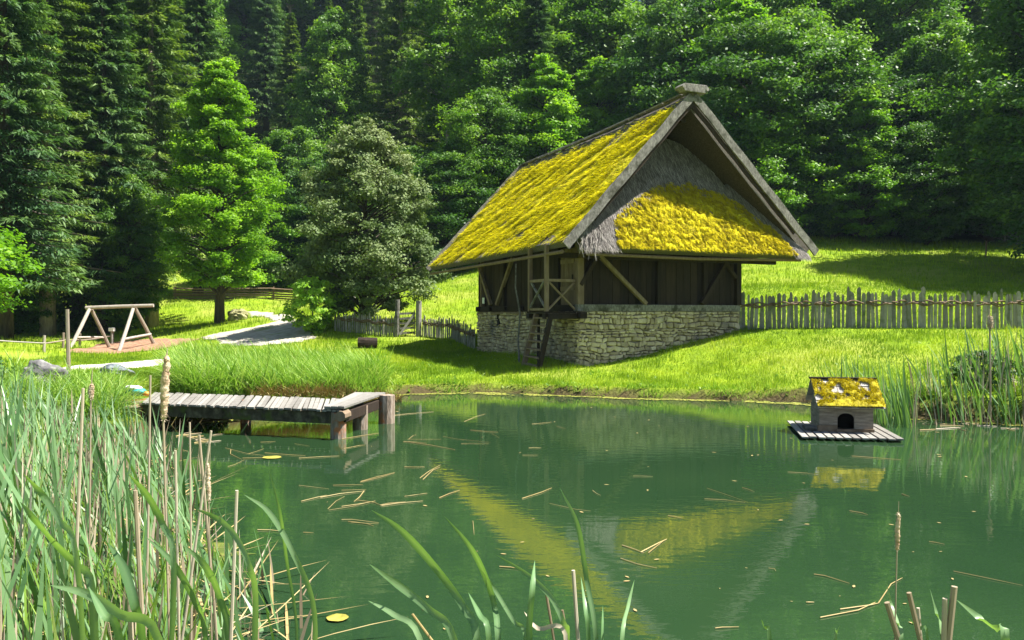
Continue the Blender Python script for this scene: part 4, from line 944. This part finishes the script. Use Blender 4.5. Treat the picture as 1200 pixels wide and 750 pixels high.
def spruce(name, H, Rr, z0, nbr, mats, seed, nq=46, droop=.35, leaf=(.42,.13)):
    r = np.random.default_rng(seed); rt = empty(name, (0,0,0)); mb = MB(); tr = H*.013
    mb.tube([(0,0,-.3),(0,0,H*.4),(0,0,H*.98)], [tr*1.2, tr*.75, .02], 8, .5)
    Vs, Ts = [], []
    for i in range(nbr):
        t = (i/nbr)**1.08; z = z0+(H-z0)*t; Lb = Rr*((1-t)**.80*.96+.04)*r.uniform(.72,1.12); az = i*2.399+r.normal(0,.25)
        s = np.linspace(.12, 1, nq); dr_ = droop*(1-t*.9)
        bx = s*Lb; bz = z - dr_*Lb*(s**1.1) + .28*Lb*dr_*s**3*1.4
        ca, sa = math.cos(az), math.sin(az)
        if i % 3 == 0 or t < .3: mb.tube([(0,0,z),(ca*Lb*.5,sa*Lb*.5,z-dr_*Lb*.45),(ca*Lb*.95,sa*Lb*.95,float(bz[-1]))], [tr*.28*(1-t)+.01, tr*.14*(1-t)+.008, .006], 3, .4, cap=False)
        bt = r.uniform(0,1)
        for side in (-1, 1):
            sp = r.uniform(.5, 1.1, nq)*(.9*(1-s*.75)*Lb*.42+.16)        # side twig reach
            o = side*sp*r.uniform(.15,1,nq); x0 = bx*ca - o*sa*.9; y0 = bx*sa + o*ca*.9; zz = bz - np.abs(o)*r.uniform(.15,.5,nq) + r.normal(0,.05,nq)
            L_ = leaf[0]*r.uniform(.6,1.4,nq)*(.6+.4*Lb/Rr); an = az+side*r.uniform(.2,1.2,nq); hang = r.uniform(-.9, .1, nq)
            dx, dy, dz = np.cos(an)*np.cos(hang)*L_, np.sin(an)*np.cos(hang)*L_, np.sin(hang)*L_
            w_ = leaf[1]*r.uniform(.6,1.3,nq); wx, wy, wz = -np.sin(an)*w_, np.cos(an)*w_, r.normal(0,.5,nq)*w_
            p0 = np.stack([x0-wx/2, y0-wy/2, zz-wz/2],1); p1 = np.stack([x0+wx/2,y0+wy/2,zz+wz/2],1)
            p2 = np.stack([x0+dx+wx*.15,y0+dy+wy*.15,zz+dz],1); p3 = np.stack([x0+dx-wx*.15,y0+dy-wy*.15,zz+dz],1)
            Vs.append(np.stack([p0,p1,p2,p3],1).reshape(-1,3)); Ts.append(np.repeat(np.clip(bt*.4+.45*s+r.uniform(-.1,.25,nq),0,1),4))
    V = np.concatenate(Vs); T = np.concatenate(Ts)
    finish(name, rt, mats, (V, np.arange(len(V)).reshape(-1,4), T), mb); return rt
def put(o, x, y, label, cat='tree', rot=None, sc=1, group=None, dz=0):
    o.location = (x, y, gz(x, y)+dz); o.rotation_euler = (0,0,rot if rot is not None else random.uniform(0,6.28)); o.scale = (sc,sc,sc) if not hasattr(sc,'__len__') else sc
    return tag(o, label, cat, group)
def at_px(px, d): return (px-600)/FPX*d
# solitary trees
put(deciduous('maple_tree', 13.9, 2.95, 1.9, 210, 560, .155, ('leaf_maple','bark'), 11, 'egg', .17, up=.7, trunk_r=.24), at_px(257,44), 44, 'bright green maple standing beside the gravel track', rot=0)
put(deciduous('flowering_tree', 9.2, 3.25, .8, 220, 420, .14, ('leaf_grey','bark'), 12, 'egg', .15, up=.45, trunk_r=.22,
    tsfn=lambda t, q, r: min(1, .15+.6*t*(q>.55)+.5*r.random()*(q>.6))), at_px(428,37.5), 37.5, 'grey green flowering tree with pale panicles behind the picket fence', rot=0)
put(deciduous('young_bush', 2.35, 1.15, .1, 60, 60, .17, ('leaf_bush','bark'), 13, 'round', .22, up=.5, trunk_r=.04), at_px(366,35.5), 35.5, 'young yellow green bush beside the gravel track', 'bush', rot=0)
# spruces, left
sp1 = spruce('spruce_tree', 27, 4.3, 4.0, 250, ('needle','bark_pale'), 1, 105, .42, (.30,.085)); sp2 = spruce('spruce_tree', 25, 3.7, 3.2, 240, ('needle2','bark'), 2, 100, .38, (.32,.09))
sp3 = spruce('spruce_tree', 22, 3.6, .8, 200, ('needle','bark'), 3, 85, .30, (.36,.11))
put(sp1, at_px(56,44), 44, 'tall spruce with pale reddish trunk behind the swing frame')
put(sp2, at_px(122,46), 46, 'tall dark spruce with black trunk just right of the pale trunked spruce')
put(sp3, at_px(92,50), 50, 'spruce between and behind the two big left trunks', sc=1.1)
for px, d, s, src, lb in ((5,37,1.0,sp2,'dark spruce at the far left edge of the photo'),(178,51,1.05,sp1,'tall spruce behind the maple on its left side'),
        (-60,42,1,sp1,'spruce just outside the left edge'),(232,62,1.1,sp2,'tall spruce rising right behind the top of the maple'),(30,56,1.2,sp2,'spruce behind the far left spruces')):
    put(copy_tree(src), at_px(px,d), d, lb, sc=s)
decA = deciduous('broadleaf_tree', 13, 4.2, 1.0, 190, 330, .21, ('leaf_dec','bark'), 21, 'round', .18, up=.65)
decB = deciduous('broadleaf_tree', 11, 4.4, .3, 190, 330, .21, ('leaf_dec2','bark'), 22, 'round', .19, up=.78, flat=.34)
decC = deciduous('broadleaf_tree', 12, 3.6, .8, 170, 330, .20, ('leaf_lime','bark'), 23, 'egg', .18, up=.75, flat=.36)
decD = deciduous('broadleaf_tree', 17, 4.6, 3.0, 210, 330, .22, ('leaf_dec','bark'), 24, 'egg', .17, up=.65)
decE = deciduous('broadleaf_tree', 20, 3.8, 8.0, 150, 330, .23, ('leaf_dec','bark_pale'), 25, 'egg', .2, up=.7, trunk_r=.2)
put(decA, at_px(150,46), 46, 'dull green broadleaf tree growing under the spruces beside the swing', sc=(.55,.55,.68))
put(decB, at_px(20,44), 44, 'leafy understorey tree below the pale trunked spruce', sc=(.55,.55,.62))
put(decC, at_px(-112,25), 25, 'broadleaf tree whose lime branches enter at the left edge', sc=.8, rot=1)
put(decE, at_px(588,62), 62, 'tall tree with a bare upper trunk showing in the dark forest above the barn')
put(decD, at_px(1052,57), 57, 'tall lime lit broadleaf tree above the forest edge at the upper right', sc=1.15)
hero = [(decB,520,53,.72,'broadleaf tree just right of the grey green tree at the forest edge'),(decA,570,55,.85,'broadleaf tree left of the barn roof at the forest edge'),
 (decC,640,56,1.05,'lime green tree showing above the middle of the barn roof slope'),(decB,610,60,1.0,'dark broadleaf tree close behind the barn roof'),
 (decC,700,60,1.05,'lime green tree behind the upper barn roof'),(decB,880,49,1.15,'broad dark tree right of the barn peak'),(decC,865,52,1.25,'lime green tree just right of the roof peak'),
 (decB,960,50,1.05,'dense tree with layered branches in the middle of the right forest edge'),(decA,930,53,1.05,'green tree between the two dense trees of the right forest edge'),
 (decC,985,52,1.0,'lime topped tree in the right forest edge'),(decB,1045,49,.85,'low dense tree at the right forest edge'),(decA,1100,50,.95,'green tree near the right split rail fence'),
 (decB,1160,47,.95,'dark tree behind the right split rail fence'),(decD,1235,38,1.0,'large shaded tree overhanging the right edge of the photo'),(decB,1290,34,1.0,'tree outside the right edge'),
 (decC,900,47,.82,'lime green tree at the very front of the right forest edge beside the roof'),(decC,1012,46.5,.72,'small lime green tree at the front of the right forest edge'),(decB,1085,46,.62,'low dark tree at the meadow edge left of the split rail fence'),(decB,975,48,.6,'low leafy tree at the meadow edge right of the barn'),
 (decA,820,56,.8,'green tree behind the barn gable'),(decB,480,60,.8,'dark tree behind the grey green tree'),(decB,1190,52,1.2,'tall dark tree at the right behind the fence'),
 (decC,300,62,.9,'lime tree behind the maple near the rail fence'),(decB,385,66,.9,'dark tree behind the far end of the rail fence'),(decA,340,72,1.0,'green tree on the slope behind the rail fence')]
for src, px, d, s, lb in hero: put(copy_tree(src), at_px(px,d), d, lb, sc=s)
# the forest on the slope
FG = {'s': ('dark spruce in the dense forest on the slope', 'spruces of the forest on the slope'), 'd': ('broadleaf tree in the dense forest on the slope', 'broadleaf trees of the forest on the slope')}
rr = random.Random(5)
for d, stepx in ((60,6.0),(67,6.5),(75,7),(84,7.5),(94,8.5),(106,9.5),(120,8),(132,8)):
    xm = d*.68+4; x = -xm + rr.uniform(0,3)
    while x < xm:
        y = d + rr.uniform(-2.5, 2.5)
        if sd_poly(np.array([x]), np.array([y]), forest_line)[0] < 0 or y > 82:
            pxx = 600+x/y*FPX; spr = rr.random() < (.65 if pxx < 800 else .35)
            src = rr.choice([sp1, sp2, sp3, sp3]) if spr else rr.choice([decA, decB, decE, decC, decD, decE])
            s = rr.uniform(.75,1.05) if spr else rr.uniform(1.0,1.35)
            lb, gr = FG['s' if spr else 'd']; s *= (1.25 if d > 100 else 1)*(1 if spr or src in (decD, decE) else 1.15); put(copy_tree(src), x, y, lb, sc=(s, s, s*rr.uniform(.88,1.2)), group=gr, rot=rr.uniform(0,6.28))
        x += stepx*rr.uniform(.75,1.25)

# ---------------------------------------------------------------- reeds and cattails
def reed_mass(name, poly, n, ndead, hfn, label, seed, azc=2.9, wid=(.018,.040), dead_h=.85, cl=1.0, lean=(.03,.6)):
    poly = np.array(poly); global rng
    x, y = scatter(n*4, poly[:,0].min(), poly[:,0].max(), poly[:,1].min(), poly[:,1].max(), lambda x, y: (sd_poly(x, y, poly) + (fbm(x*1.3, y*1.3, seed)-.5)*.5 < 0) & (rng.uniform(0,1,len(x)) < .15+cl*fbm(x*2.2, y*2.2, seed+1)**1.5))
    x, y = x[:n], y[:n]; m = len(x); h = hfn(x, y)*rng.uniform(.55, 1.08, m); z = np.maximum(ground(x, y), -.25)-.02
    az = azc + rng.normal(0, .75, m)
    g = blades(x, y, z, h, rng.uniform(*wid, m), az, rng.uniform(*lean, m), rng.uniform(.0, .55, m)**1.3*1.5*(rng.random(m)<.8), 7, rng.normal(0,.9,m), np.clip(rng.uniform(0,.9,m)+.15*fbm(x,y,3),0,1))
    V, F, T = g; o = link(name, npmesh(name, V, F, T), M['reed']); tag(o, label, 'reeds', kind='stuff')
    pk = rng.integers(0, len(x), ndead); x, y = x[pk]+rng.normal(0,.14,ndead), y[pk]+rng.normal(0,.14,ndead); m = len(x)
    lay = rng.random(m) < .18; h = hfn(x, y)*rng.uniform(.4,dead_h,m); z = np.maximum(ground(x,y), -.25)-.02
    V, F, T = blades(x, y, z, h, rng.uniform(.012,.026,m), rng.uniform(0,6.28,m), np.where(lay, rng.uniform(.8,1.5,m), rng.uniform(0,.22,m)), rng.normal(0,.12,m), 3, rng.normal(0,1.2,m))
    # square-ish stalks: a second blade crossed at right angles
    o2 = link('dead_reeds', npmesh('dead_reeds', V, F, T), M['dead']); tag(o2, label.replace('green', 'dry grey').replace('lush', 'bleached'), 'reeds', kind='stuff')
def hleft(x, y):
    px = 600 + x/y*FPX; return np.clip(1.9 - .0030*np.maximum(0, px+30) , .95, 1.85) * np.clip(1.02-.015*(y-4), .72, 1.05)
reed_mass('green_reeds', [(-4.9,11.4),(-3.5,9.0),(-2.5,7),(-1.55,5.4),(-1.0,4.2),(-.75,3.2),(-3.5,2.4),(-6,3.5),(-8.2,7),(-8.6,11.5),(-6.6,12.9)], 2400, 2000, hleft, 'lush green reeds crowding the near left shore', 201)
reed_mass('green_reeds', [(6.1,14.6),(7.0,14.2),(7.6,15.0),(7.4,15.9),(6.4,16.4),(6.0,15.6)], 260, 60, lambda x, y: 1.5+0*x, 'lush green reeds just right of the duck house', 211, lean=(.02,.2))
reed_mass('green_reeds', [(7.6,14.7),(9.0,14.4),(10.8,14.0),(11.5,15.5),(9.5,16.3),(7.6,16)], 260, 260, lambda x, y: .95+.28*(x-7.6)*(x>8.5), 'lush green reeds at the right edge of the far bank', 221, lean=(.02,.25), dead_h=.9)
sedge('young_shoots', [(-6.5,11.5),(-4.5,8),(-2.9,6),(-1.6,4.2),(-1.6,3.0),(-3.5,2.6),(-6,3.5),(-8,7),(-8.2,11)], 3600, (.35,.95), 'bright yellow green young shoots between the near left reeds', lean=(.0,.4), bend=(.0,.6), wid=(.008,.016))
x, y = scatter(1600, -8, -.9, 2.6, 11.5, lambda x, y: sd_poly(x, y, np.array([(-4.7,11.2),(-2.5,7),(-1.3,5.0),(-.9,3.2),(-3.5,2.4),(-6,3.5),(-8.2,7),(-8.2,11.5)])) < 0); m = len(x)
V, F, T = blades(x, y, np.maximum(ground(x, y), 0)+.005, rng.uniform(.25,.9,m), rng.uniform(.008,.02,m), rng.uniform(0,6.28,m), rng.uniform(1.25,1.57,m), rng.normal(0,.1,m), 3, rng.normal(0,.4,m))
tag(link('reed_litter', npmesh('reed_litter', V, F, T), M['straw']), 'fallen straw coloured reeds lying on the water between the left reeds', 'reed litter', kind='stuff')
bs = deciduous('bank_shrub', .95, .75, .05, 40, 60, .10, ('leaf_dec2','bark'), 33, 'round', .25, trunk_r=.02); put(bs, 9.3, 16.1, 'dark leafy shrub behind the reeds on the right bank', 'bush', sc=.75)
put(copy_tree(bs), -9.9, 14.6, 'leafy shrub beside the pale boulder on the left', 'bush', sc=.95)

# single plants traced leaf by leaf: pixel of every leaf point at the plant's distance
def leaf_strip(mb, pts, w, t, pale=None, n=14):
    pts = [Vector(p) for p in pts]; out = []
    def cr(p0, p1, p2, p3, t): return .5*((2*p1)+(-p0+p2)*t+(2*p0-5*p1+4*p2-p3)*t*t+(-p0+3*p1-3*p2+p3)*t**3)
    P_ = [2*pts[0]-pts[1]]+pts+[2*pts[-1]-pts[-2]]
    for i in range(len(pts)-1):
        for k in range(5): out.append(cr(P_[i],P_[i+1],P_[i+2],P_[i+3],k/5))
    out.append(pts[-1]); m = len(out); vs = []
    for i, p in enumerate(out):
        s = i/(m-1); d = (out[min(i+1,m-1)]-out[max(i-1,0)]).normalized(); x = d.cross(Vector((-.15,1.0,-.3))).normalized()
        a = .5*math.sin(s*2.3+len(pts)); x = (x*math.cos(a)+d.cross(x)*math.sin(a)).normalized()
        ww = w*min(1, (s/.22)**.75+.02)*(1-.25*max(0,s-.7)); nn = x.cross(d)
        vs += [p-x*ww/2, p+nn*ww*.12, p+x*ww/2]
    mb.add(vs, [(i*3+k, i*3+k+1, (i+1)*3+k+1, (i+1)*3+k) for i in range(m-1) for k in (0,1)], t)
    for i in range(m):
        s_ = i/(m-1); e_ = t*(.72+.35*s_) if s_ > .12 else t*.5+.5*s_/.12*t
        j0 = len(mb.t)-3*m+3*i; mb.t[j0] = e_*.85; mb.t[j0+1] = min(1, t+.28); mb.t[j0+2] = e_
def plant(name, label, leaves, d, src, sc, base_px, cat='cattail', group=None, mats='reed'):
    """leaves: list of (points tip..base in crop px, width m, tint, material)"""
    ox, oy = src; bx = at_px(base_px, d); root = empty(name, (bx, d, -.05)); tag(root, label, cat, group)
    for (pts, w, t, mt) in leaves:
        q = [P(ox+a/sc, oy+b/sc, d+.12*math.sin(i*1.3+t*9)) for i, (a, b) in enumerate(pts)]
        last = q[-1]; foot = Vector((bx+(last.x-bx)*.35, d, -.1)); q.append(last.lerp(foot, .5)+Vector(((last.x-foot.x)*.06,0,0))); q.append(foot)
        mb = MB(); leaf_strip(mb, q, w*1.05, min(1, t+.2)); mb.build('leaf', M[mt], root, off=root.location, smooth=True)
    return root
S2 = ((400,480), 2.7775); GN = 'cattail plants in front of the camera'
plant('cattail_plant', 'broad leaved cattail in the foreground centre, leftmost, with three leaves arching left', [([(97,328),(200,400),(320,535),(400,650),(440,750)],.030,.55,'reed'),([(90,505),(180,570),(280,650),(365,750)],.028,.7,'reed'),([(87,625),(170,670),(255,750)],.020,.9,'reed'),([(413,598),(450,670),(480,745)],.020,.25,'reed')], 3.1, *S2, 575, group=GN)
plant('cattail_plant', 'foreground cattail second from the left with one long slender arching leaf', [([(335,348),(420,450),(470,550),(500,650),(510,750)],.024,.5,'reed'),([(452,515),(500,590),(560,690),(600,750)],.016,.75,'reed')], 3.3, *S2, 600, group=GN)
plant('cattail_plant', 'foreground cattail in the middle with a twisted bright leaf standing upright', [([(500,472),(600,535),(680,610),(725,700),(735,750)],.020,.8,'reed'),([(630,492),(622,590),(612,750)],.024,.35,'reed'),([(595,660),(640,715),(730,735)],.016,.95,'dead')], 3.2, *S2, 645, group=GN)
plant('cattail_plant', 'tall foreground cattail whose thin leaf rises highest of the centre group', [([(712,256),(770,380),(798,550),(830,750)],.020,.6,'reed'),([(780,545),(795,650),(805,750)],.018,.3,'reed'),([(852,640),(850,750)],.014,.2,'reed')], 3.4, *S2, 695, group=GN)
plant('cattail_plant', 'rightmost foreground cattail of the centre group, one upright pale leaf leaning right', [([(955,555),(935,640),(915,750)],.017,.85,'reed')], 3.3, *S2, 728, group=GN)
def stalk(label, top, bot, d, src, sc, r=.007, mat='dead', name='dry_stalk', group='dry stalks in the foreground', t=.6):
    a = P(src[0]+top[0]/sc, src[1]+top[1]/sc, d); b = P(src[0]+bot[0]/sc, src[1]+bot[1]/sc, d); dirn = (b-a)/(a.z-b.z); foot = a+dirn*(a.z+.1)
    o = MB().tube([foot, foot.lerp(a,.5)+Vector((.006,0,0)), a], [r,r*.95,r*.85], 7, t, jit=.1).build(name, M[mat]); return tag(o, label, 'stalk', group)
stalk('pale dry stalk standing upright in the centre foreground', (755,525), (768,750), 3.3, *S2, r=.009, t=1)
stalk('brown dry stalk leaning left in the centre foreground', (665,590), (690,750), 3.2, *S2, r=.006, t=.2)
stalk('short brown dry stalk beside the twisted leaf in the centre foreground', (720,655), (735,750), 3.2, *S2, r=.006, t=.1)
stalk('yellow dry stalk leaning left at the foot of the leftmost foreground cattail', (230,668), (290,750), 3.1, *S2, r=.006, mat='straw', t=.5)
S3 = ((800,480), 2.7775)
plant('cattail_plant', 'short bright blade rising at the bottom edge left of the broken stalks', [([(258,685),(270,715),(285,750)],.018,.3,'reed')], 3.2, *S3, 904, group=GN)
plant('cattail_plant', 'tiny bright blade tip at the bottom edge near the broken stalks', [([(515,705),(506,728),(500,750)],.015,.5,'reed')], 3.2, *S3, 978, group=GN)
plant('cattail_plant', 'cattail leaf arching left over the lower right corner', [([(895,622),(970,680),(1020,715),(1055,750)],.026,.8,'reed'),([(808,585),(830,665),(850,740)],.017,.75,'reed')], 2.9, *S3, 1150, group=GN)
plant('cattail_plant', 'thin leaf wrapped close to the brown seed head stem at lower right', [([(668,570),(680,630),(705,700),(715,750)],.014,.75,'reed'),([(738,680),(770,715),(800,750)],.012,.3,'reed')], 3.0, *S3, 1057, group=GN)
GB = 'broken stalks at the lower right'
stalk('broken grey brown stalk, leftmost of the lower right stumps', (668,630), (705,750), 2.9, *S3, r=.011, t=.35, group=GB)
stalk('broken stalk with a frayed orange tip at the lower right', (740,598), (775,750), 2.9, *S3, r=.010, t=.3, group=GB)
stalk('tallest thick broken stalk leaning right at the lower right', (888,578), (868,750), 2.9, *S3, r=.0135, t=.45, group=GB)
stalk('pale thick broken stalk just left of the tallest one', (858,617), (853,750), 2.9, *S3, r=.0105, t=.8, group=GB)
stalk('short pale stump between the broken stalks', (770,648), (778,750), 3.0, *S3, r=.007, t=1, group=GB)
def cattail_head(label, d, top, h0, h1, foot, rad, tilt=0):
    a, b0, b1 = P(*top, d), P(*h0, d), P(*h1, d); f = P(*foot, d); fo = b1.lerp(f, 1); k = (b1.z+.1)/(b1.z-f.z) if b1.z-f.z > .01 else 1; fo = b1+(f-b1)*k
    root = empty('seed_head_cattail', fo); tag(root, label, 'cattail')
    MB().tube([fo, fo.lerp(b1,.5)+Vector((.004,0,0)), b1, a], [rad*.34,rad*.3,rad*.28,rad*.12], 6, .5).build('stem', M['dead'], root, off=fo)
    n = 26; pts = []; rs = []
    for i in range(n+1):
        s = i/n; pts.append(b1.lerp(b0, s)+Vector((math.sin(s*9)*rad*.12, 0, 0))); rs.append(rad*(.55+.45*math.sin(math.pi*min(1,max(0,s))))*(1+.28*math.sin(i*2.1)*random.random()))
    rs[0] = rad*.3; rs[-1] = rad*.3
    hd = MB().tube(pts, rs, 10, .5, jit=.16).build('seed_head', M['fluff'], root, off=fo, smooth=True)
    fz_ = MB(); 
    for _ in range(420):
        s = random.random(); p = b1.lerp(b0, s); v = Vector((random.gauss(0,1),random.gauss(0,1),random.gauss(-.2,.7))).normalized(); w_ = v.cross(Vector((0,0,1))).normalized()*rad*.10
        fz_.add([p+v*rad*.7-w_, p+v*rad*.7+w_, p+v*rad*random.uniform(1.1,1.5)], [(0,1,2)], random.random())
    fz_.build('fluff', M['fluff'], hd, off=fo)
S4 = ((0,550), 3.75); GL = 'cattail plants in front of the left reeds'
plant('cattail_plant', 'near left cattail with one broad leaf leaning left over the reeds', [([(85,145),(150,225),(240,330),(330,425),(400,540)],.034,.45,'reed'),([(100,20),(180,110),(260,230),(330,380)],.024,.7,'reed')], 2.9, *S4, 125, group=GL)
plant('cattail_plant', 'near left cattail whose bright leaf arches low across the bottom left corner', [([(215,512),(380,552),(520,640),(690,750)],.032,.8,'reed'),([(385,520),(450,640),(520,750)],.024,.35,'reed')], 2.7, *S4, 205, group=GL)
plant('cattail_plant', 'near left cattail with dark broad leaf in the middle of the left reeds', [([(470,325),(540,440),(590,610),(620,750)],.034,.2,'reed'),([(560,20),(640,110),(710,240),(760,420)],.024,.6,'reed')], 2.9, *S4, 175, group=GL)
plant('cattail_plant', 'near left cattail with pale leaves bending left over the open water side', [([(855,175),(940,212),(1020,280),(1090,420),(1120,600)],.024,.75,'reed'),([(800,330),(900,430),(960,560),(1000,750)],.026,.5,'reed'),([(640,300),(760,420),(860,600),(900,750)],.024,.4,'reed')], 3.1, *S4, 270, group=GL)
plant('cattail_plant', 'slender cattail at the right rim of the left reeds with leaves crossing the water', [([(1070,112),(1180,190),(1290,380),(1380,640)],.022,.85,'reed'),([(1180,0),(1230,200),(1260,420),(1300,700)],.014,.5,'reed')], 3.4, *S4, 345, group=GL)
cattail_head('tall cattail with shaggy pale brown seed head rising in front of the jetty', 3.2, (196,408), (195,417), (191,492), (196,750), .0165)
cattail_head('slim cattail with small brown head in front of the reeds left of the jetty pile', 3.4, (246,520), (243,543), (244,588), (246,750), .010)
cattail_head('cattail with small ragged head near the left boulder', 5.0, (108,432), (107,450), (106,468), (103,640), .017)
cattail_head('cattail with ragged pale seed head standing in the water at lower right', 3.0, (1054,588), (1053.5,602), (1052,645), (1050.5,700), .0085)
cattail_head('tall dry cattail with small pale head above the reeds on the right bank', 14.6, (1159,362), (1160.5,371), (1160,385), (1161,497), .05)
for i, (a, b, dd_, r_, t_) in enumerate((((205,528),(207,750),3.4,.006,.8),((247,505),(230,620),3.6,.006,.9),((233,510),(240,600),3.7,.007,.5),((222,495),(222,640),3.9,.005,.7),((277,575),(268,750),3.2,.008,.95),((150,690),(152,750),3.0,.011,.6),((176,440),(172,600),4.2,.006,.7),((97,455),(82,750),3.6,.008,.8),((158,575),(165,750),3.1,.010,.5))):
    lb = ['thin upright dry stalk right of the tall shaggy cattail','pale dry stalk leaning right in front of the open water','dark dry stalk beside the leaning pale one','slender dry stalk rising in front of the jetty shadow','thick whitish cut stalk at the right side of the left reeds','stout brown stump in the left foreground reeds','dry stalk rising above the reeds near the jetty block','long pale stalk running through the left reeds','stout dry stalk in the middle of the left reeds'][i]
    stalk(lb, a, b, dd_, (0,0), 1, r=r_, t=t_, group='dry stalks standing in the left reeds')

# ---------------------------------------------------------------- things floating on the pond
def fl_seg(a, b, r, lb, grp, i, mat='straw'):
    p, q = Vector((*W(*a), .006)), Vector((*W(*b), .006)); mdl = p.lerp(q,random.uniform(.3,.7))+Vector((random.uniform(-.03,.03), random.uniform(-.12,.12)*(q-p).length, .002))
    o = MB().tube([p, mdl, q], [r, r*.9, r*.5], 5, random.random()).build('floating_reed', M[mat]); return tag(o, lb, 'reed stalk', grp)
A1 = [(170,20,300,8),(400,40,470,15),(620,48,685,42),(700,55,730,63),(420,68,510,75),(330,88,485,108),(205,105,370,132),(215,98,325,98),(390,112,480,112),(490,80,515,95),(60,238,172,208),(0,265,80,262),(0,318,110,300),(30,370,120,375),(205,188,270,188),(255,225,322,182),(265,230,320,190),(205,285,280,275),(130,315,265,300),(318,290,385,265),(428,365,432,410),(588,292,685,257),(678,308,812,333),(818,265,845,282),(610,126,650,126),(950,218,1015,220),(515,515,575,522),(975,468,1060,425),(1000,470,1050,430),(910,488,1028,520),(915,445,985,470),(1065,348,1111,356),(590,150,640,150)]
A2 = [(552,153,712,165),(343,205,440,215),(80,258,215,305),(72,293,205,305),(195,256,235,270),(430,540,545,570),(450,682,630,632),(515,655,640,635),(640,635,718,552),(108,717,185,713),(885,530,1111,577),(805,433,855,442),(545,332,605,345),(282,520,305,530),(405,632,430,632),(715,277,740,285)]
A3 = [(15,148,80,158),(255,142,440,178),(280,150,330,195),(335,190,520,185),(360,170,435,145),(265,230,345,198),(440,165,630,178),(600,190,790,180),(580,122,650,133),(800,100,975,72),(810,145,910,128),(420,115,490,112),(600,318,740,335),(760,318,900,315),(610,393,730,365),(700,375,910,345),(735,430,815,370),(740,435,900,405),(800,480,975,495),(830,488,950,510),(890,300,1050,258),(870,388,985,412),(905,345,858,395),(1095,370,1200,355),(1095,232,1190,232),(1090,112,1200,120),(1115,100,1150,80),(405,528,520,535),(620,540,668,543),(980,412,1100,396)]
GRP = 'dry reed stalks floating on the pond'
for src, sc_, lst in (((400,480),2.7775,A1),((800,480),2.7775,A2),((200,490),4.0,A3)):
    for i, (a, b, c, d) in enumerate(lst): fl_seg((src[0]+a/sc_, src[1]+b/sc_), (src[0]+c/sc_, src[1]+d/sc_), random.uniform(.002,.0055), 'dry straw coloured reed stalk floating on the green pond', GRP, i)
for i in range(26): # tangle at the near side of the jetty and at the feet of the right reeds
    if i < 12: a = (random.uniform(205,250), random.uniform(505,520)); b = (a[0]+random.uniform(10,30), a[1]+random.uniform(-3,6))
    else: a = (random.uniform(1075,1190), random.uniform(493,505)); b = (a[0]+random.uniform(8,30), a[1]+random.uniform(-3,3))
    fl_seg(a, b, random.uniform(.006,.011), 'dry reed stalk in the tangle beside the jetty' if i < 12 else 'dry reed stalk in the litter at the foot of the right bank reeds', 'tangled stalks by the jetty' if i < 12 else 'litter stalks by the right bank', i, 'dead' if i % 2 else 'straw')
lf = MB(); lf.add([(.05*math.cos(k*1.047)*(1+.3*(k%3==0)), .025*math.sin(k*1.047), .0) for k in range(6)], [tuple(range(6))], .5)
lf0 = tag(lf.build('floating_leaf', M['straw']), 'small pale leaf floating on the green pond', 'leaf', 'small leaves floating on the pond')
for i in range(70):
    o = lf0 if i == 0 else copy_tree(lf0)
    x, y = W(random.uniform(380,1190), 478+(random.random()**1.5)*265); o.location = (x, y, .007); o.rotation_euler = (0,0,random.uniform(0,6.28)); s = random.uniform(.15,.5)*(.5+y/14); o.scale = (s,s,s)
def pad(px, py, r, lb):
    x, y = W(px, py); n = 14; o = MB().add([(x+r*math.cos(6.283*k/n)*(1+.15*random.random()), y+r*.9*math.sin(6.283*k/n), .009+.01*random.random()) for k in range(n)], [tuple(range(n))]).build('yellow_leaf_pad', M['pad']); tag(o, lb, 'leaf')
M['pad'] = surf('yellowed_leaf', [(.15,.15,.03),(.28,.25,.04),(.40,.33,.08)], 20, rough=.6)
pad(395,727,.07,'yellow leaf floating near the reeds at the bottom edge'); pad(318,537,.12,'yellow leaf patch floating among stalks before the jetty')
# algae patches in the shallows
am = MB()
for (px, py, rx, ry) in ((215,650,.5,.35),(120,610,.9,.5),(100,690,.6,.3)):
    x, y = W(px, py); n = 26; am.add([(x+rx*math.cos(6.283*k/n)*(.75+.5*float(vn(k*.9,px))), y+ry*math.sin(6.283*k/n)*(.75+.5*float(vn(k*.9,px))), .004) for k in range(n)], [tuple(range(n))], .5)
M['algae'] = surf('algae', [(.04,.07,.012),(.09,.12,.02),(.20,.20,.04)], 6, rough=.6, bump=.01)
tag(am.build('algae_mat', M['algae']), 'yellow green algae floating between the left reeds', 'algae', kind='stuff')


hz = MB().box(-95,-20,-2.2,95,160,72); hm_ = bpy.data.materials.new('haze'); hm_.use_nodes = True; N = hm_.node_tree.nodes; N.remove(N['Principled BSDF'])
pv = N.new('ShaderNodeVolumePrincipled'); pv.inputs['Color'].default_value = (.60,.84,1,1); pv.inputs['Density'].default_value = .0002; pv.inputs['Anisotropy'].default_value = .3
hm_.node_tree.links.new(pv.outputs[0], N['Material Output'].inputs['Volume']); hz.build('haze', hm_)['kind'] = 'stuff'
